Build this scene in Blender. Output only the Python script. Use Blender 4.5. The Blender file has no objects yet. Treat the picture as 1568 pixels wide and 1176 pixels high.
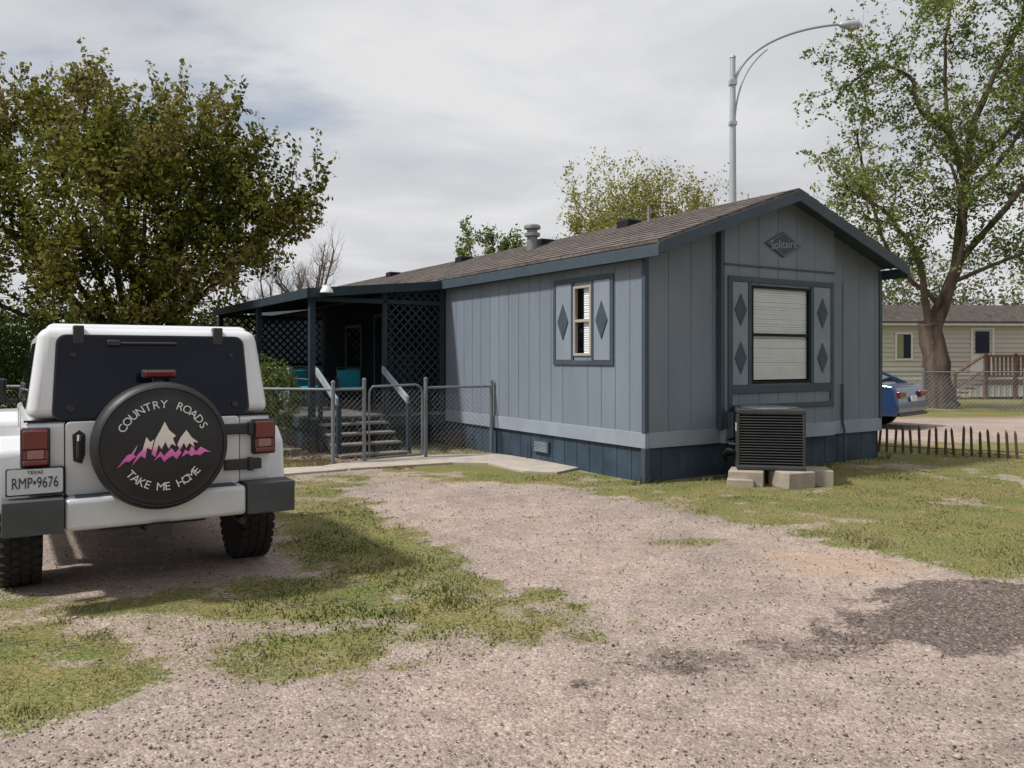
import bpy, bmesh, math, random
import numpy as np
from mathutils import Vector, Matrix, Quaternion
random.seed(7); rng=np.random.default_rng(11)
scene=bpy.context.scene
R=math.radians
# ---------------------------------------------------------------- materials
def newmat(name):
    m=bpy.data.materials.new(name); m.use_nodes=True
    nt=m.node_tree; b=nt.nodes['Principled BSDF']; return m,nt,b
def mat(name,col,rough=.6,var=.12,scale=3,bump=0,bscale=40,metal=0,coat=0,spec=.5,dirt=None,stretch=None):
    m,nt,b=newmat(name); N=nt.nodes; L=nt.links
    b.inputs['Roughness'].default_value=rough; b.inputs['Metallic'].default_value=metal
    b.inputs['Coat Weight'].default_value=coat; b.inputs['Specular IOR Level'].default_value=spec
    b.inputs['Coat Roughness'].default_value=.08
    tc=N.new('ShaderNodeTexCoord'); src=tc.outputs['Object']
    if stretch:
        mp=N.new('ShaderNodeMapping'); mp.inputs['Scale'].default_value=stretch; L.new(src,mp.inputs[0]); src=mp.outputs[0]
    n=N.new('ShaderNodeTexNoise'); n.inputs['Scale'].default_value=scale; n.inputs['Detail'].default_value=8; n.inputs['Roughness'].default_value=.65
    L.new(src,n.inputs['Vector'])
    r=N.new('ShaderNodeValToRGB'); r.color_ramp.elements[0].position=.3; r.color_ramp.elements[1].position=.7
    lo=[c*(1-var) for c in col[:3]]; hi=[min(1,c*(1+var)) for c in col[:3]]
    if dirt: lo=dirt
    r.color_ramp.elements[0].color=(*lo,1); r.color_ramp.elements[1].color=(*hi,1)
    L.new(n.outputs['Fac'],r.inputs[0]); L.new(r.outputs[0],b.inputs['Base Color'])
    if bump:
        n2=N.new('ShaderNodeTexNoise'); n2.inputs['Scale'].default_value=bscale; n2.inputs['Detail'].default_value=4
        L.new(src,n2.inputs['Vector'])
        bp=N.new('ShaderNodeBump'); bp.inputs['Strength'].default_value=bump; bp.inputs['Distance'].default_value=.01
        L.new(n2.outputs['Fac'],bp.inputs['Height']); L.new(bp.outputs[0],b.inputs['Normal'])
    return m
def leafmat(name,trans=.35):
    m=bpy.data.materials.new(name); m.use_nodes=True; nt=m.node_tree; N=nt.nodes; L=nt.links; N.remove(N['Principled BSDF'])
    a=N.new('ShaderNodeAttribute'); a.attribute_name='Col'
    d=N.new('ShaderNodeBsdfDiffuse'); L.new(a.outputs['Color'],d.inputs['Color'])
    t=N.new('ShaderNodeBsdfTranslucent'); L.new(a.outputs['Color'],t.inputs['Color'])
    mx=N.new('ShaderNodeMixShader'); mx.inputs[0].default_value=trans
    L.new(d.outputs[0],mx.inputs[1]); L.new(t.outputs[0],mx.inputs[2]); L.new(mx.outputs[0],N['Material Output'].inputs[0])
    return m
SIDE=mat('painted_siding',(.158,.188,.228),.7,.13,1.3,.25,50,spec=.25,stretch=(1,1,.22))
SIDEL=mat('light_trim_board',(.230,.266,.312),.65,.12,1.8,spec=.3)
SLATE=mat('slate_trim',(.044,.064,.082),.6,.18,3,spec=.3)
SKIRT=mat('skirting_paint',(.032,.052,.076),.65,.35,2.5,.2,40,spec=.3)
NAVY=mat('navy_paint',(.020,.034,.046),.7,.22,3,spec=.25)
NAVYW=mat('porch_wall_shaded',(.010,.015,.021),.9,.2,3,spec=.05)  # navy darkened so the shade under the porch roof is in the colour
CREAM=mat('window_frame_cream',(.34,.31,.26),.5,.08,3)
BLIND=mat('blind_slats',(.76,.77,.76),.6,.06,5)
DARKIN=mat('dark_interior',(.012,.014,.018),.8,.1,3,spec=.2)
CONC=mat('concrete',(.35,.31,.265),.85,.2,4,.3,60)
BLOCK=mat('concrete_block',(.32,.27,.22),.9,.22,6,.4,80)
GALV=mat('galvanised_steel',(.17,.185,.20),.55,.2,8,metal=.3)
WIRE=mat('weathered_wire',(.13,.14,.15),.65,.2,8,metal=.2)
VENTM=mat('vent_metal',(.19,.20,.21),.5,.25,8,metal=.3)
POLE=mat('painted_pole',(.36,.39,.42),.5,.08,3,metal=.3)
BLACK=mat('black_plastic',(.020,.021,.023),.5,.15,8,.1,120)
TYRE=mat('tyre_rubber',(.022,.021,.021),.85,.3,9,.3,80,spec=.3)
VINYL=mat('black_vinyl',(.017,.017,.019),.5,.25,4,.4,8,spec=.4)
WHITE=mat('white_car_paint',(.61,.62,.645),.30,.07,1.6,coat=.5)
SILV=mat('bumper_paint',(.52,.54,.56),.38,.09,3,coat=.3)
GREYP=mat('grey_plastic',(.058,.063,.068),.65,.18,6,.15,150,spec=.35)
RED=mat('red_lens',(.12,.006,.008),.18,.15,20,coat=.7)
CLEAR=mat('clear_lens',(.26,.13,.13),.2,.1,20,coat=.6)
RUST=mat('rusty_underbody',(.16,.08,.035),.85,.5,6)
TXT=mat('white_print',(.66,.66,.66),.6,.03,10)
PLATE=mat('plate_white',(.54,.56,.58),.4,.06,20)
PLTXT=mat('plate_ink',(.02,.025,.05),.5,.1,10)
WOODL=mat('weathered_light_paint',(.25,.29,.32),.8,.35,6,spec=.2)
TREAD=mat('weathered_treads',(.18,.16,.14),.85,.35,6,spec=.2)
DECKM=mat('weathered_deck',(.12,.115,.11),.85,.3,5,stretch=(1,.2,1),spec=.2)
TEAL=mat('teal_fabric',(.008,.19,.26),.85,.15,9)
BARK=mat('bark',(.052,.042,.034),.95,.45,5,.9,18,stretch=(1,1,.25),spec=.15)
BARKL=mat('bark_light',(.105,.080,.064),.95,.55,5,1,14,stretch=(1,1,.16),spec=.15)
BARED=mat('bark_bare_twigs',(.13,.11,.10),.95,.3,5,spec=.1)
REDWOOD=mat('weathered_brown_stain',(.12,.065,.045),.8,.3,5)
BEIGE=mat('beige_siding',(.50,.475,.41),.6,.05,2,spec=.3)
WHITEP=mat('white_paint',(.66,.66,.63),.5,.05,3)
BLUECAR=mat('blue_car_paint',(.012,.032,.088),.28,.08,2,coat=.8)
ACM=mat('ac_grille',(.030,.033,.032),.55,.2,6)
ACT=mat('ac_top',(.034,.037,.036),.55,.2,5)
STAKE=mat('rusty_stake',(.085,.05,.036),.85,.4,9)
LEAF=leafmat('leaves',.34)
GRASSM=leafmat('grass_blades',.25)
def glassmat(name,col=(.01,.012,.016),rough=.03,spec=.6):
    m,nt,b=newmat(name); b.inputs['Base Color'].default_value=(*col,1); b.inputs['Roughness'].default_value=rough
    b.inputs['Specular IOR Level'].default_value=spec
    n=nt.nodes.new('ShaderNodeTexNoise'); n.inputs['Scale'].default_value=1.3
    bp=nt.nodes.new('ShaderNodeBump'); bp.inputs['Strength'].default_value=.05; bp.inputs['Distance'].default_value=.02
    nt.links.new(n.outputs['Fac'],bp.inputs['Height']); nt.links.new(bp.outputs[0],b.inputs['Normal'])
    return m
TINT=glassmat('tinted_glass',(.006,.009,.018),.03,.20)
def paneglass():
    m,nt,b=newmat('window_glass'); N=nt.nodes; L=nt.links
    t=N.new('ShaderNodeBsdfTransparent'); t.inputs[0].default_value=(.93,.94,.95,1)
    g=N.new('ShaderNodeBsdfGlossy'); g.inputs['Roughness'].default_value=.02
    lw=N.new('ShaderNodeLayerWeight'); lw.inputs[0].default_value=.12
    mx=N.new('ShaderNodeMixShader'); L.new(lw.outputs[0],mx.inputs[0]); L.new(t.outputs[0],mx.inputs[1]); L.new(g.outputs[0],mx.inputs[2])
    L.new(mx.outputs[0],N['Material Output'].inputs[0]); return m
PANE=paneglass()
def shingles(name,k=1.0):
    m,nt,b=newmat(name); N=nt.nodes; L=nt.links
    tc=N.new('ShaderNodeTexCoord')
    br=N.new('ShaderNodeTexBrick'); mp=N.new('ShaderNodeMapping'); mp.inputs['Rotation'].default_value=(0,0,R(90))
    L.new(tc.outputs['Object'],mp.inputs[0]); L.new(mp.outputs[0],br.inputs[0])
    br.inputs['Scale'].default_value=1; br.inputs['Brick Width'].default_value=.3; br.inputs['Row Height'].default_value=.13
    br.inputs['Mortar Size'].default_value=.006; br.inputs['Color1'].default_value=(.160*k,.134*k,.120*k,1); br.inputs['Color2'].default_value=(.095*k,.083*k,.078*k,1); br.inputs['Mortar'].default_value=(.04*k,.036*k,.033*k,1)
    n=N.new('ShaderNodeTexNoise'); n.inputs['Scale'].default_value=14; n.inputs['Detail'].default_value=8
    L.new(tc.outputs['Object'],n.inputs['Vector'])
    mx=N.new('ShaderNodeMixRGB'); mx.blend_type='MULTIPLY'; mx.inputs[0].default_value=.6
    rr=N.new('ShaderNodeValToRGB'); rr.color_ramp.elements[0].color=(.5,.5,.5,1); rr.color_ramp.elements[1].color=(1.4,1.35,1.3,1); rr.color_ramp.elements[0].position=.35; rr.color_ramp.elements[1].position=.65
    L.new(n.outputs['Fac'],rr.inputs[0]); L.new(br.outputs['Color'],mx.inputs[1]); L.new(rr.outputs[0],mx.inputs[2])
    L.new(mx.outputs[0],b.inputs['Base Color']); b.inputs['Roughness'].default_value=.95; b.inputs['Specular IOR Level'].default_value=.15
    return m
SHING=shingles('asphalt_shingles')
# ---------------------------------------------------------------- mesh helpers
def link(ob,parent=None):
    scene.collection.objects.link(ob)
    if parent: ob.parent=parent
    return ob
def empty(name,loc=(0,0,0),rz=0):
    e=bpy.data.objects.new(name,None); e.location=loc; e.rotation_euler=(0,0,rz); e.empty_display_size=.3; return link(e)
class B:
    def __init__(s): s.v=[]; s.f=[]; s.M=Matrix.Identity(4)
    def add(s,vs,fs):
        o=len(s.v); s.v+= [tuple(s.M@Vector(p)) for p in vs]; s.f+=[tuple(i+o for i in f) for f in fs]; return s
    def box(s,a,b,rot=None,piv=None):
        x0,y0,z0=[min(p,q) for p,q in zip(a,b)]; x1,y1,z1=[max(p,q) for p,q in zip(a,b)]
        vs=[(x0,y0,z0),(x1,y0,z0),(x1,y1,z0),(x0,y1,z0),(x0,y0,z1),(x1,y0,z1),(x1,y1,z1),(x0,y1,z1)]
        if rot is not None:
            c=Vector(piv) if piv else Vector(((x0+x1)/2,(y0+y1)/2,(z0+z1)/2)); vs=[tuple(rot@(Vector(p)-c)+c) for p in vs]
        return s.add(vs,[(0,3,2,1),(4,5,6,7),(0,1,5,4),(1,2,6,5),(2,3,7,6),(3,0,4,7)])
    def prism(s,poly,ax,a,b):
        def P(p,t):
            if ax=='x': return (t,p[0],p[1])
            if ax=='y': return (p[0],t,p[1])
            return (p[0],p[1],t)
        n=len(poly); vs=[P(p,a) for p in poly]+[P(p,b) for p in poly]
        fs=[tuple(range(n)),tuple(range(2*n-1,n-1,-1))]+[(i,i+n,(i+1)%n+n,(i+1)%n) for i in range(n)]
        return s.add(vs,fs)
    def tube(s,pts,r,n=6,cap=True):
        pts=[Vector(p) for p in pts]; m=len(pts)
        rs=r if isinstance(r,(list,tuple)) else [r]*m
        vs=[]; fs=[]; up=Vector((0,0,1)); u=None
        for i,p in enumerate(pts):
            d=(pts[min(i+1,m-1)]-pts[max(i-1,0)])
            if d.length<1e-9: d=Vector((0,0,1))
            d.normalize()
            if u is None:
                u=d.cross(up)
                if u.length<1e-3: u=Vector((1,0,0))
            u=(u-d*u.dot(d))
            if u.length<1e-6: u=d.orthogonal()
            u.normalize(); w=d.cross(u)
            for k in range(n):
                a=2*math.pi*k/n; vs.append(tuple(p+(u*math.cos(a)+w*math.sin(a))*rs[i]))
        for i in range(m-1):
            for k in range(n):
                k2=(k+1)%n; fs.append((i*n+k,i*n+k2,(i+1)*n+k2,(i+1)*n+k))
        if cap: fs.append(tuple(range(n-1,-1,-1))); fs.append(tuple((m-1)*n+k for k in range(n)))
        return s.add(vs,fs)
    def lathe(s,prof,c,ax='z',n=32):
        vs=[];fs=[]; m=len(prof)
        for r,t in prof:
            for k in range(n):
                a=2*math.pi*k/n; p=(r*math.cos(a),r*math.sin(a))
                if ax=='z': q=(p[0],p[1],t)
                elif ax=='x': q=(t,p[0],p[1])
                else: q=(p[0],t,p[1])
                vs.append((q[0]+c[0],q[1]+c[1],q[2]+c[2]))
        for i in range(m-1):
            for k in range(n):
                k2=(k+1)%n; fs.append((i*n+k,i*n+k2,(i+1)*n+k2,(i+1)*n+k))
        fs.append(tuple(range(n-1,-1,-1))); fs.append(tuple((m-1)*n+k for k in range(n)))
        return s.add(vs,fs)
    def done(s,name,m,parent=None,bevel=0,smooth=False,seg=2,ang=35):
        me=bpy.data.meshes.new(name); me.from_pydata(s.v,[],s.f)
        bm=bmesh.new(); bm.from_mesh(me); bmesh.ops.recalc_face_normals(bm,faces=bm.faces); bm.to_mesh(me); bm.free()
        me.materials.append(m); ob=bpy.data.objects.new(name,me); link(ob,parent)
        if bevel:
            md=ob.modifiers.new('b','BEVEL'); md.width=bevel; md.segments=seg; md.limit_method='ANGLE'; md.angle_limit=R(30)
        if smooth or bevel:
            for p in me.polygons: p.use_smooth=True
            try: me.set_sharp_from_angle(angle=R(ang))
            except Exception: pass
            if bevel:
                w=ob.modifiers.new('w','WEIGHTED_NORMAL'); w.keep_sharp=True
        return ob
def npmesh(name,V,F,m,parent=None,col=None,smooth=False):
    me=bpy.data.meshes.new(name); n,k=F.shape
    me.vertices.add(len(V)); me.vertices.foreach_set('co',np.asarray(V,np.float32).ravel())
    me.loops.add(n*k); me.loops.foreach_set('vertex_index',F.astype(np.int32).ravel())
    me.polygons.add(n); me.polygons.foreach_set('loop_start',(np.arange(n)*k).astype(np.int32))
    try: me.polygons.foreach_set('loop_total',np.full(n,k,np.int32))
    except Exception: pass
    if smooth: me.polygons.foreach_set('use_smooth',np.ones(n,bool))
    me.update(calc_edges=True)
    if col is not None:
        a=me.color_attributes.new('Col','FLOAT_COLOR','POINT'); c=np.ones((len(V),4),np.float32); c[:,:3]=col; a.data.foreach_set('color',c.ravel())
    me.materials.append(m); ob=bpy.data.objects.new(name,me); return link(ob,parent)
def textmesh(name,items,m,parent):
    V=[];F=[]
    for s,size,M in items:
        cu=bpy.data.curves.new('t','FONT'); cu.body=s; cu.size=size; cu.align_x='CENTER'; cu.align_y='CENTER'; cu.extrude=.0015; cu.resolution_u=3
        o=bpy.data.objects.new('t',cu); scene.collection.objects.link(o)
        dg=bpy.context.evaluated_depsgraph_get(); dg.update()
        me=bpy.data.meshes.new_from_object(o.evaluated_get(dg)); off=len(V)
        V+=[tuple(M@v.co) for v in me.vertices]; F+=[tuple(i+off for i in p.vertices) for p in me.polygons]
        bpy.data.objects.remove(o); bpy.data.meshes.remove(me)
    me=bpy.data.meshes.new(name); me.from_pydata(V,[],F); me.materials.append(m)
    return link(bpy.data.objects.new(name,me),parent)
# ---------------------------------------------------------------- noise for ground
def vnoise(x,y,seed=0):
    xi=np.floor(x).astype(np.int64); yi=np.floor(y).astype(np.int64); fx=x-xi; fy=y-yi
    def h(a,b):
        n=(a*374761393+b*668265263+seed*1442695041)&0x7fffffff; n=((n^(n>>13))*1274126177)&0x7fffffff
        return ((n^(n>>16))&0xffff)/65535.
    sx=fx*fx*(3-2*fx); sy=fy*fy*(3-2*fy)
    return (h(xi,yi)*(1-sx)+h(xi+1,yi)*sx)*(1-sy)+(h(xi,yi+1)*(1-sx)+h(xi+1,yi+1)*sx)*sy
def fbm(x,y,s=0,o=4):
    t=0;a=.5
    for i in range(o): t=t+a*vnoise(x*2**i+17*i,y*2**i-9*i,s+i); a*=.5
    return t/(1-.5**o)-.5
def sdf(poly,x,y):
    d=np.full(x.shape,1e9); inside=np.zeros(x.shape,bool); n=len(poly)
    for i in range(n):
        ax,ay=poly[i]; bx,by=poly[(i+1)%n]
        ex,ey=bx-ax,by-ay; t=np.clip(((x-ax)*ex+(y-ay)*ey)/(ex*ex+ey*ey+1e-12),0,1)
        d=np.minimum(d,np.hypot(x-ax-t*ex,y-ay-t*ey))
        c=((ay>y)!=(by>y)); xx=(bx-ax)*(y-ay)/((by-ay) if by!=ay else 1e-12)+ax
        inside^= c&(x<xx)
    return np.where(inside,d,-d)
sst=lambda v,a,b: (lambda t:t*t*(3-2*t))(np.clip((v-a)/(b-a),0,1))
DRIVE=[(-2.03,10.0),(-1.17,7.94),(-.5,6.62),(.07,5.85),(.60,4.85),(.06,4.55),(-.65,4.36),(-1.03,4.20),(-1.44,4.10),(-1.68,3.92),(-2.04,3.70),(-2.25,3.56),(-12,2.6),(-70,1),(-70,-8),(70,-8),(70,3.0),(9,5.0),(3.69,5.88),(3.45,6.02),(3.24,6.37),(2.94,6.73),(2.49,7.49),(1.8,8.44),(1.21,9.09),(.54,10.15),(-.72,10.6)]
PAD=[(-3.3,5.45),(-1.5,6.0),(-2.2,7.9),(-5.0,12),(-9,11),(-6,7)]
TRACK=[(-2.9,4.98),(-2.1,5.15),(-1.0,4.95),(-.5,4.85),(-1.2,4.68),(-1.75,4.48),(-2.0,4.3),(-2.2,4.62)]
ROAD2=[(5.8,15.8),(70,13.5),(70,21),(-2,21.5)]
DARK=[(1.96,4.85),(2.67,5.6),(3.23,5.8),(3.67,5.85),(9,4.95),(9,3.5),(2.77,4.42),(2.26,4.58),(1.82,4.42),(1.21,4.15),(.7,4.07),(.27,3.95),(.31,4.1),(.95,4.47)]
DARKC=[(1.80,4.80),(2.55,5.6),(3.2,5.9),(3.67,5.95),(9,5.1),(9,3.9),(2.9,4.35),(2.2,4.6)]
def masks(x,y):
    n1=fbm(x*1.3,y*1.3,3); n2=fbm(x*5,y*5,8)
    e=n1*.5+n2*.55
    dr=sst(sdf(DRIVE,x,y)+e,-.18,.22)
    pd=sst(sdf(PAD,x,y)+e,-.2,.3)*.9
    tr=sst(sdf(TRACK,x,y)+e*.9,-.05,.22)*.65
    r2=sst(sdf(ROAD2,x,y)+e*.5,-.1,.1)
    grav=np.maximum.reduce([dr,pd,tr,r2])
    bare=sst(fbm(x*.9+4,y*.9,21)+fbm(x*4,y*4,22)*.7,.0,.28)*.68
    tuft=sst(fbm(x*1.1-7,y*2.2,31)+n2*.6,.33,.45)*(y>4.9)*(y<10)*.5
    tuft2=sst(sdf([(1.0,7.0),(1.7,7.3),(2.2,7.2),(1.6,6.95)],x,y)+e*.5,-.02,.1)*.6
    grass=np.clip((1-grav)*(1-bare)+dr*np.maximum(tuft,tuft2),0,1)
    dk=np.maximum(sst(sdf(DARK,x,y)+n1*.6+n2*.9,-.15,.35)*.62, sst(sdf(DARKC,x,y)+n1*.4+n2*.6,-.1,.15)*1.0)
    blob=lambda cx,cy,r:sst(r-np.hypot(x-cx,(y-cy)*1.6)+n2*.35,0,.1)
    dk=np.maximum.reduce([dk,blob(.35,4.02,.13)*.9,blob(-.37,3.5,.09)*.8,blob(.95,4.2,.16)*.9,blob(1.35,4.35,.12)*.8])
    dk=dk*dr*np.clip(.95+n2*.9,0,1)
    orange=sst(.75-np.hypot((x-2.6)*.8,(y-6.35)*1.3)+n2*.5,0,.5)*dr
    return grass,dk,orange,dr,r2
# ---------------------------------------------------------------- ground
def axis(lo,hi,a,b,step):
    mid=list(np.arange(a,b,step)); out=[];s=step;p=a
    while p>lo: s*=1.22; p-=s; out.append(p)
    out=out[::-1]; s=step;p=mid[-1]; o2=[]
    while p<hi: s*=1.22; p+=s; o2.append(p)
    return np.array(out+mid+o2)
xs=axis(-700,700,-8,9,.05); ys=axis(-60,1500,2.8,13,.05)
X,Y=np.meshgrid(xs,ys); gr,dk,og,dr,r2=masks(X,Y)
Z=(fbm(X*.8,Y*.8,5)*.03+fbm(X*6,Y*6,6,2)*.016*np.clip(1-np.abs(Y-7)/8,0,1))*np.clip(1-(np.abs(X)+np.abs(Y))/40,0,1)
Z=Z*(1-.3*dr)
V=np.stack([X.ravel(),Y.ravel(),Z.ravel()],1); nx=len(xs); ny=len(ys)
ii,jj=np.meshgrid(np.arange(nx-1),np.arange(ny-1)); a0=(jj*nx+ii).ravel()
F=np.stack([a0,a0+1,a0+nx+1,a0+nx],1)
def groundmat():
    m,nt,b=newmat('ground_gravel_and_grass'); N=nt.nodes; L=nt.links
    geo=N.new('ShaderNodeNewGeometry'); P=geo.outputs['Position']
    at=N.new('ShaderNodeAttribute'); at.attribute_name='Col'; sp=N.new('ShaderNodeSeparateColor'); L.new(at.outputs['Color'],sp.inputs[0])
    def noise(s,d=6,ro=.6):
        n=N.new('ShaderNodeTexNoise'); n.inputs['Scale'].default_value=s; n.inputs['Detail'].default_value=d; n.inputs['Roughness'].default_value=ro; L.new(P,n.inputs['Vector']); return n.outputs['Fac']
    def ramp(src,els):
        r=N.new('ShaderNodeValToRGB'); c=r.color_ramp
        c.elements[0].position=els[0][0]; c.elements[0].color=(*els[0][1],1); c.elements[1].position=els[-1][0]; c.elements[1].color=(*els[-1][1],1)
        for p,q in els[1:-1]:
            e=c.elements.new(p); e.color=(*q,1)
        L.new(src,r.inputs[0]); return r.outputs[0]
    def mix(f,a,b_,t='MIX'):
        x=N.new('ShaderNodeMixRGB'); x.blend_type=t
        if isinstance(f,float): x.inputs[0].default_value=f
        else: L.new(f,x.inputs[0])
        L.new(a,x.inputs[1]); L.new(b_,x.inputs[2]); return x.outputs[0]
    vo=N.new('ShaderNodeTexVoronoi'); vo.inputs['Scale'].default_value=70; L.new(P,vo.inputs['Vector'])
    sc=N.new('ShaderNodeSeparateColor'); L.new(vo.outputs['Color'],sc.inputs[0])
    stone=ramp(sc.outputs[0],[(0,(.10,.083,.074)),(.18,(.23,.19,.165)),(.6,(.33,.27,.238)),(.85,(.41,.35,.312)),(1,(.58,.53,.49))])
    sand=ramp(noise(1.1,8),[(.3,(.285,.23,.196)),(.7,(.39,.325,.282))])
    big=ramp(noise(.45,5),[(.35,(.84,.84,.85)),(.65,(1.13,1.09,1.07))])
    mid=ramp(noise(3.5,7,.7),[(.3,(.78,.76,.75)),(.7,(1.16,1.15,1.14))])
    g=mix(.5,sand,stone); g=mix(1.0,g,big,'MULTIPLY'); g=mix(1.0,g,mid,'MULTIPLY')
    org=ramp(noise(7,6),[(.3,(.32,.225,.155)),(.7,(.43,.325,.24))]); og_=N.new('ShaderNodeMath'); og_.operation='MULTIPLY'; og_.inputs[1].default_value=.6; L.new(sp.outputs[2],og_.inputs[0]); g=mix(og_.outputs[0],g,org)
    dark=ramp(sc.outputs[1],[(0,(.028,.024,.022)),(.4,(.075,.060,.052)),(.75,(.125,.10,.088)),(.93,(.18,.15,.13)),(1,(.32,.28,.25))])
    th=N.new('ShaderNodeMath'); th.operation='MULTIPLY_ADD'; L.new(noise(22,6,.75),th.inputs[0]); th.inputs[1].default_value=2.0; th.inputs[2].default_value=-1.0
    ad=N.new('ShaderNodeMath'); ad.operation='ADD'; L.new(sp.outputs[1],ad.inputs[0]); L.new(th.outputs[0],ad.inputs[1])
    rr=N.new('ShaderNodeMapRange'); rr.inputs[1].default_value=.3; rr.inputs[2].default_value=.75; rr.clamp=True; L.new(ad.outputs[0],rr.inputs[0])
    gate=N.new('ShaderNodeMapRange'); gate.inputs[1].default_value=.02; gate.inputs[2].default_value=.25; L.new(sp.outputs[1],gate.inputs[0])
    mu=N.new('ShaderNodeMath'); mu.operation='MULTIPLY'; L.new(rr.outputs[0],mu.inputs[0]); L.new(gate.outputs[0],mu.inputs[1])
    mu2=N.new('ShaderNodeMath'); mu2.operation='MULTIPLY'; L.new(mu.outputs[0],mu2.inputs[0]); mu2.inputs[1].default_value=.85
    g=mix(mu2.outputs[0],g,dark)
    gs=ramp(noise(38,6,.8),[(.3,(.05,.062,.021)),(.44,(.105,.115,.040)),(.53,(.20,.18,.090)),(.72,(.35,.29,.185))])
    g2=ramp(noise(1.3,7,.65),[(.33,(.68,.86,.56)),(.66,(1.18,1.05,.97))]); gs=mix(1.0,gs,g2,'MULTIPLY')
    th2=N.new('ShaderNodeMath'); th2.operation='MULTIPLY_ADD'; L.new(noise(26,6,.75),th2.inputs[0]); th2.inputs[1].default_value=2.8; th2.inputs[2].default_value=-1.4
    ad2=N.new('ShaderNodeMath'); ad2.operation='ADD'; L.new(sp.outputs[0],ad2.inputs[0]); L.new(th2.outputs[0],ad2.inputs[1])
    r2_=N.new('ShaderNodeMapRange'); r2_.inputs[1].default_value=.28; r2_.inputs[2].default_value=.72; L.new(ad2.outputs[0],r2_.inputs[0])
    gt2=N.new('ShaderNodeMapRange'); gt2.inputs[1].default_value=.02; gt2.inputs[2].default_value=.2; L.new(sp.outputs[0],gt2.inputs[0])
    mm=N.new('ShaderNodeMath'); mm.operation='MULTIPLY'; L.new(r2_.outputs[0],mm.inputs[0]); L.new(gt2.outputs[0],mm.inputs[1])
    col=mix(mm.outputs[0],g,gs)
    L.new(col,b.inputs['Base Color']); b.inputs['Roughness'].default_value=.95; b.inputs['Specular IOR Level'].default_value=.1
    bp=N.new('ShaderNodeBump'); bp.inputs['Strength'].default_value=.75; bp.inputs['Distance'].default_value=.008; bp.invert=True
    L.new(vo.outputs['Distance'],bp.inputs['Height'])
    bp2=N.new('ShaderNodeBump'); bp2.inputs['Strength'].default_value=.5; bp2.inputs['Distance'].default_value=.03; L.new(noise(24,6,.7),bp2.inputs['Height']); L.new(bp.outputs[0],bp2.inputs['Normal'])
    L.new(bp2.outputs[0],b.inputs['Normal'])
    return m
npmesh('ground',V,F,groundmat(),col=np.stack([gr.ravel(),dk.ravel(),og.ravel()],1),smooth=True)
def stones():
    n=27000; y=3.0+rng.random(n)**1.7*6.5; x=(rng.random(n)*2-1)*(y*.68+.3)
    g,d,o,dri,_=masks(x,y); keep=(rng.random(n)<np.clip(1-g,0,1)*.9*(.35+fbm(x*2,y*2,44)*1.2+.3)); x=x[keep];y=y[keep];d=d[keep];n=len(x)
    s=.0035+.006*rng.random(n)**3; s[rng.random(n)<.01]*=1.7
    base=np.array([[1,0,0],[0,1,0],[-1,0,0],[0,-1,0],[0,0,.7],[0,0,-.7]],float)
    f=np.array([[0,1,4],[1,2,4],[2,3,4],[3,0,4],[1,0,5],[2,1,5],[3,2,5],[0,3,5]])
    th=rng.random(n)*6.28; sx=.7+.7*rng.random(n)
    Vv=base[None]*s[:,None,None]*(1+.35*(rng.random((n,6,3))-.5)*2); Vv[:,:,0]*=sx[:,None]
    c,si=np.cos(th)[:,None],np.sin(th)[:,None]; X2=Vv[:,:,0]*c-Vv[:,:,1]*si; Y2=Vv[:,:,0]*si+Vv[:,:,1]*c
    Vv=np.stack([X2+x[:,None],Y2+y[:,None],Vv[:,:,2]+.004+(s*.2)[:,None]],2)
    Ff=(f[None]+np.arange(n)[:,None,None]*6).reshape(-1,3)
    t=rng.random(n); cc=np.array([.31,.26,.225])[None]*(.5+.85*t[:,None])
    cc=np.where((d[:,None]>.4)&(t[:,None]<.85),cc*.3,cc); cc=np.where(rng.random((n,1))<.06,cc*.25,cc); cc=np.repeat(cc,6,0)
    m,nt,b=newmat('loose_gravel'); a=nt.nodes.new('ShaderNodeAttribute'); a.attribute_name='Col'; nt.links.new(a.outputs['Color'],b.inputs['Base Color']); b.inputs['Roughness'].default_value=.9
    npmesh('gravel',Vv.reshape(-1,3),Ff,m,col=cc)
stones()
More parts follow.
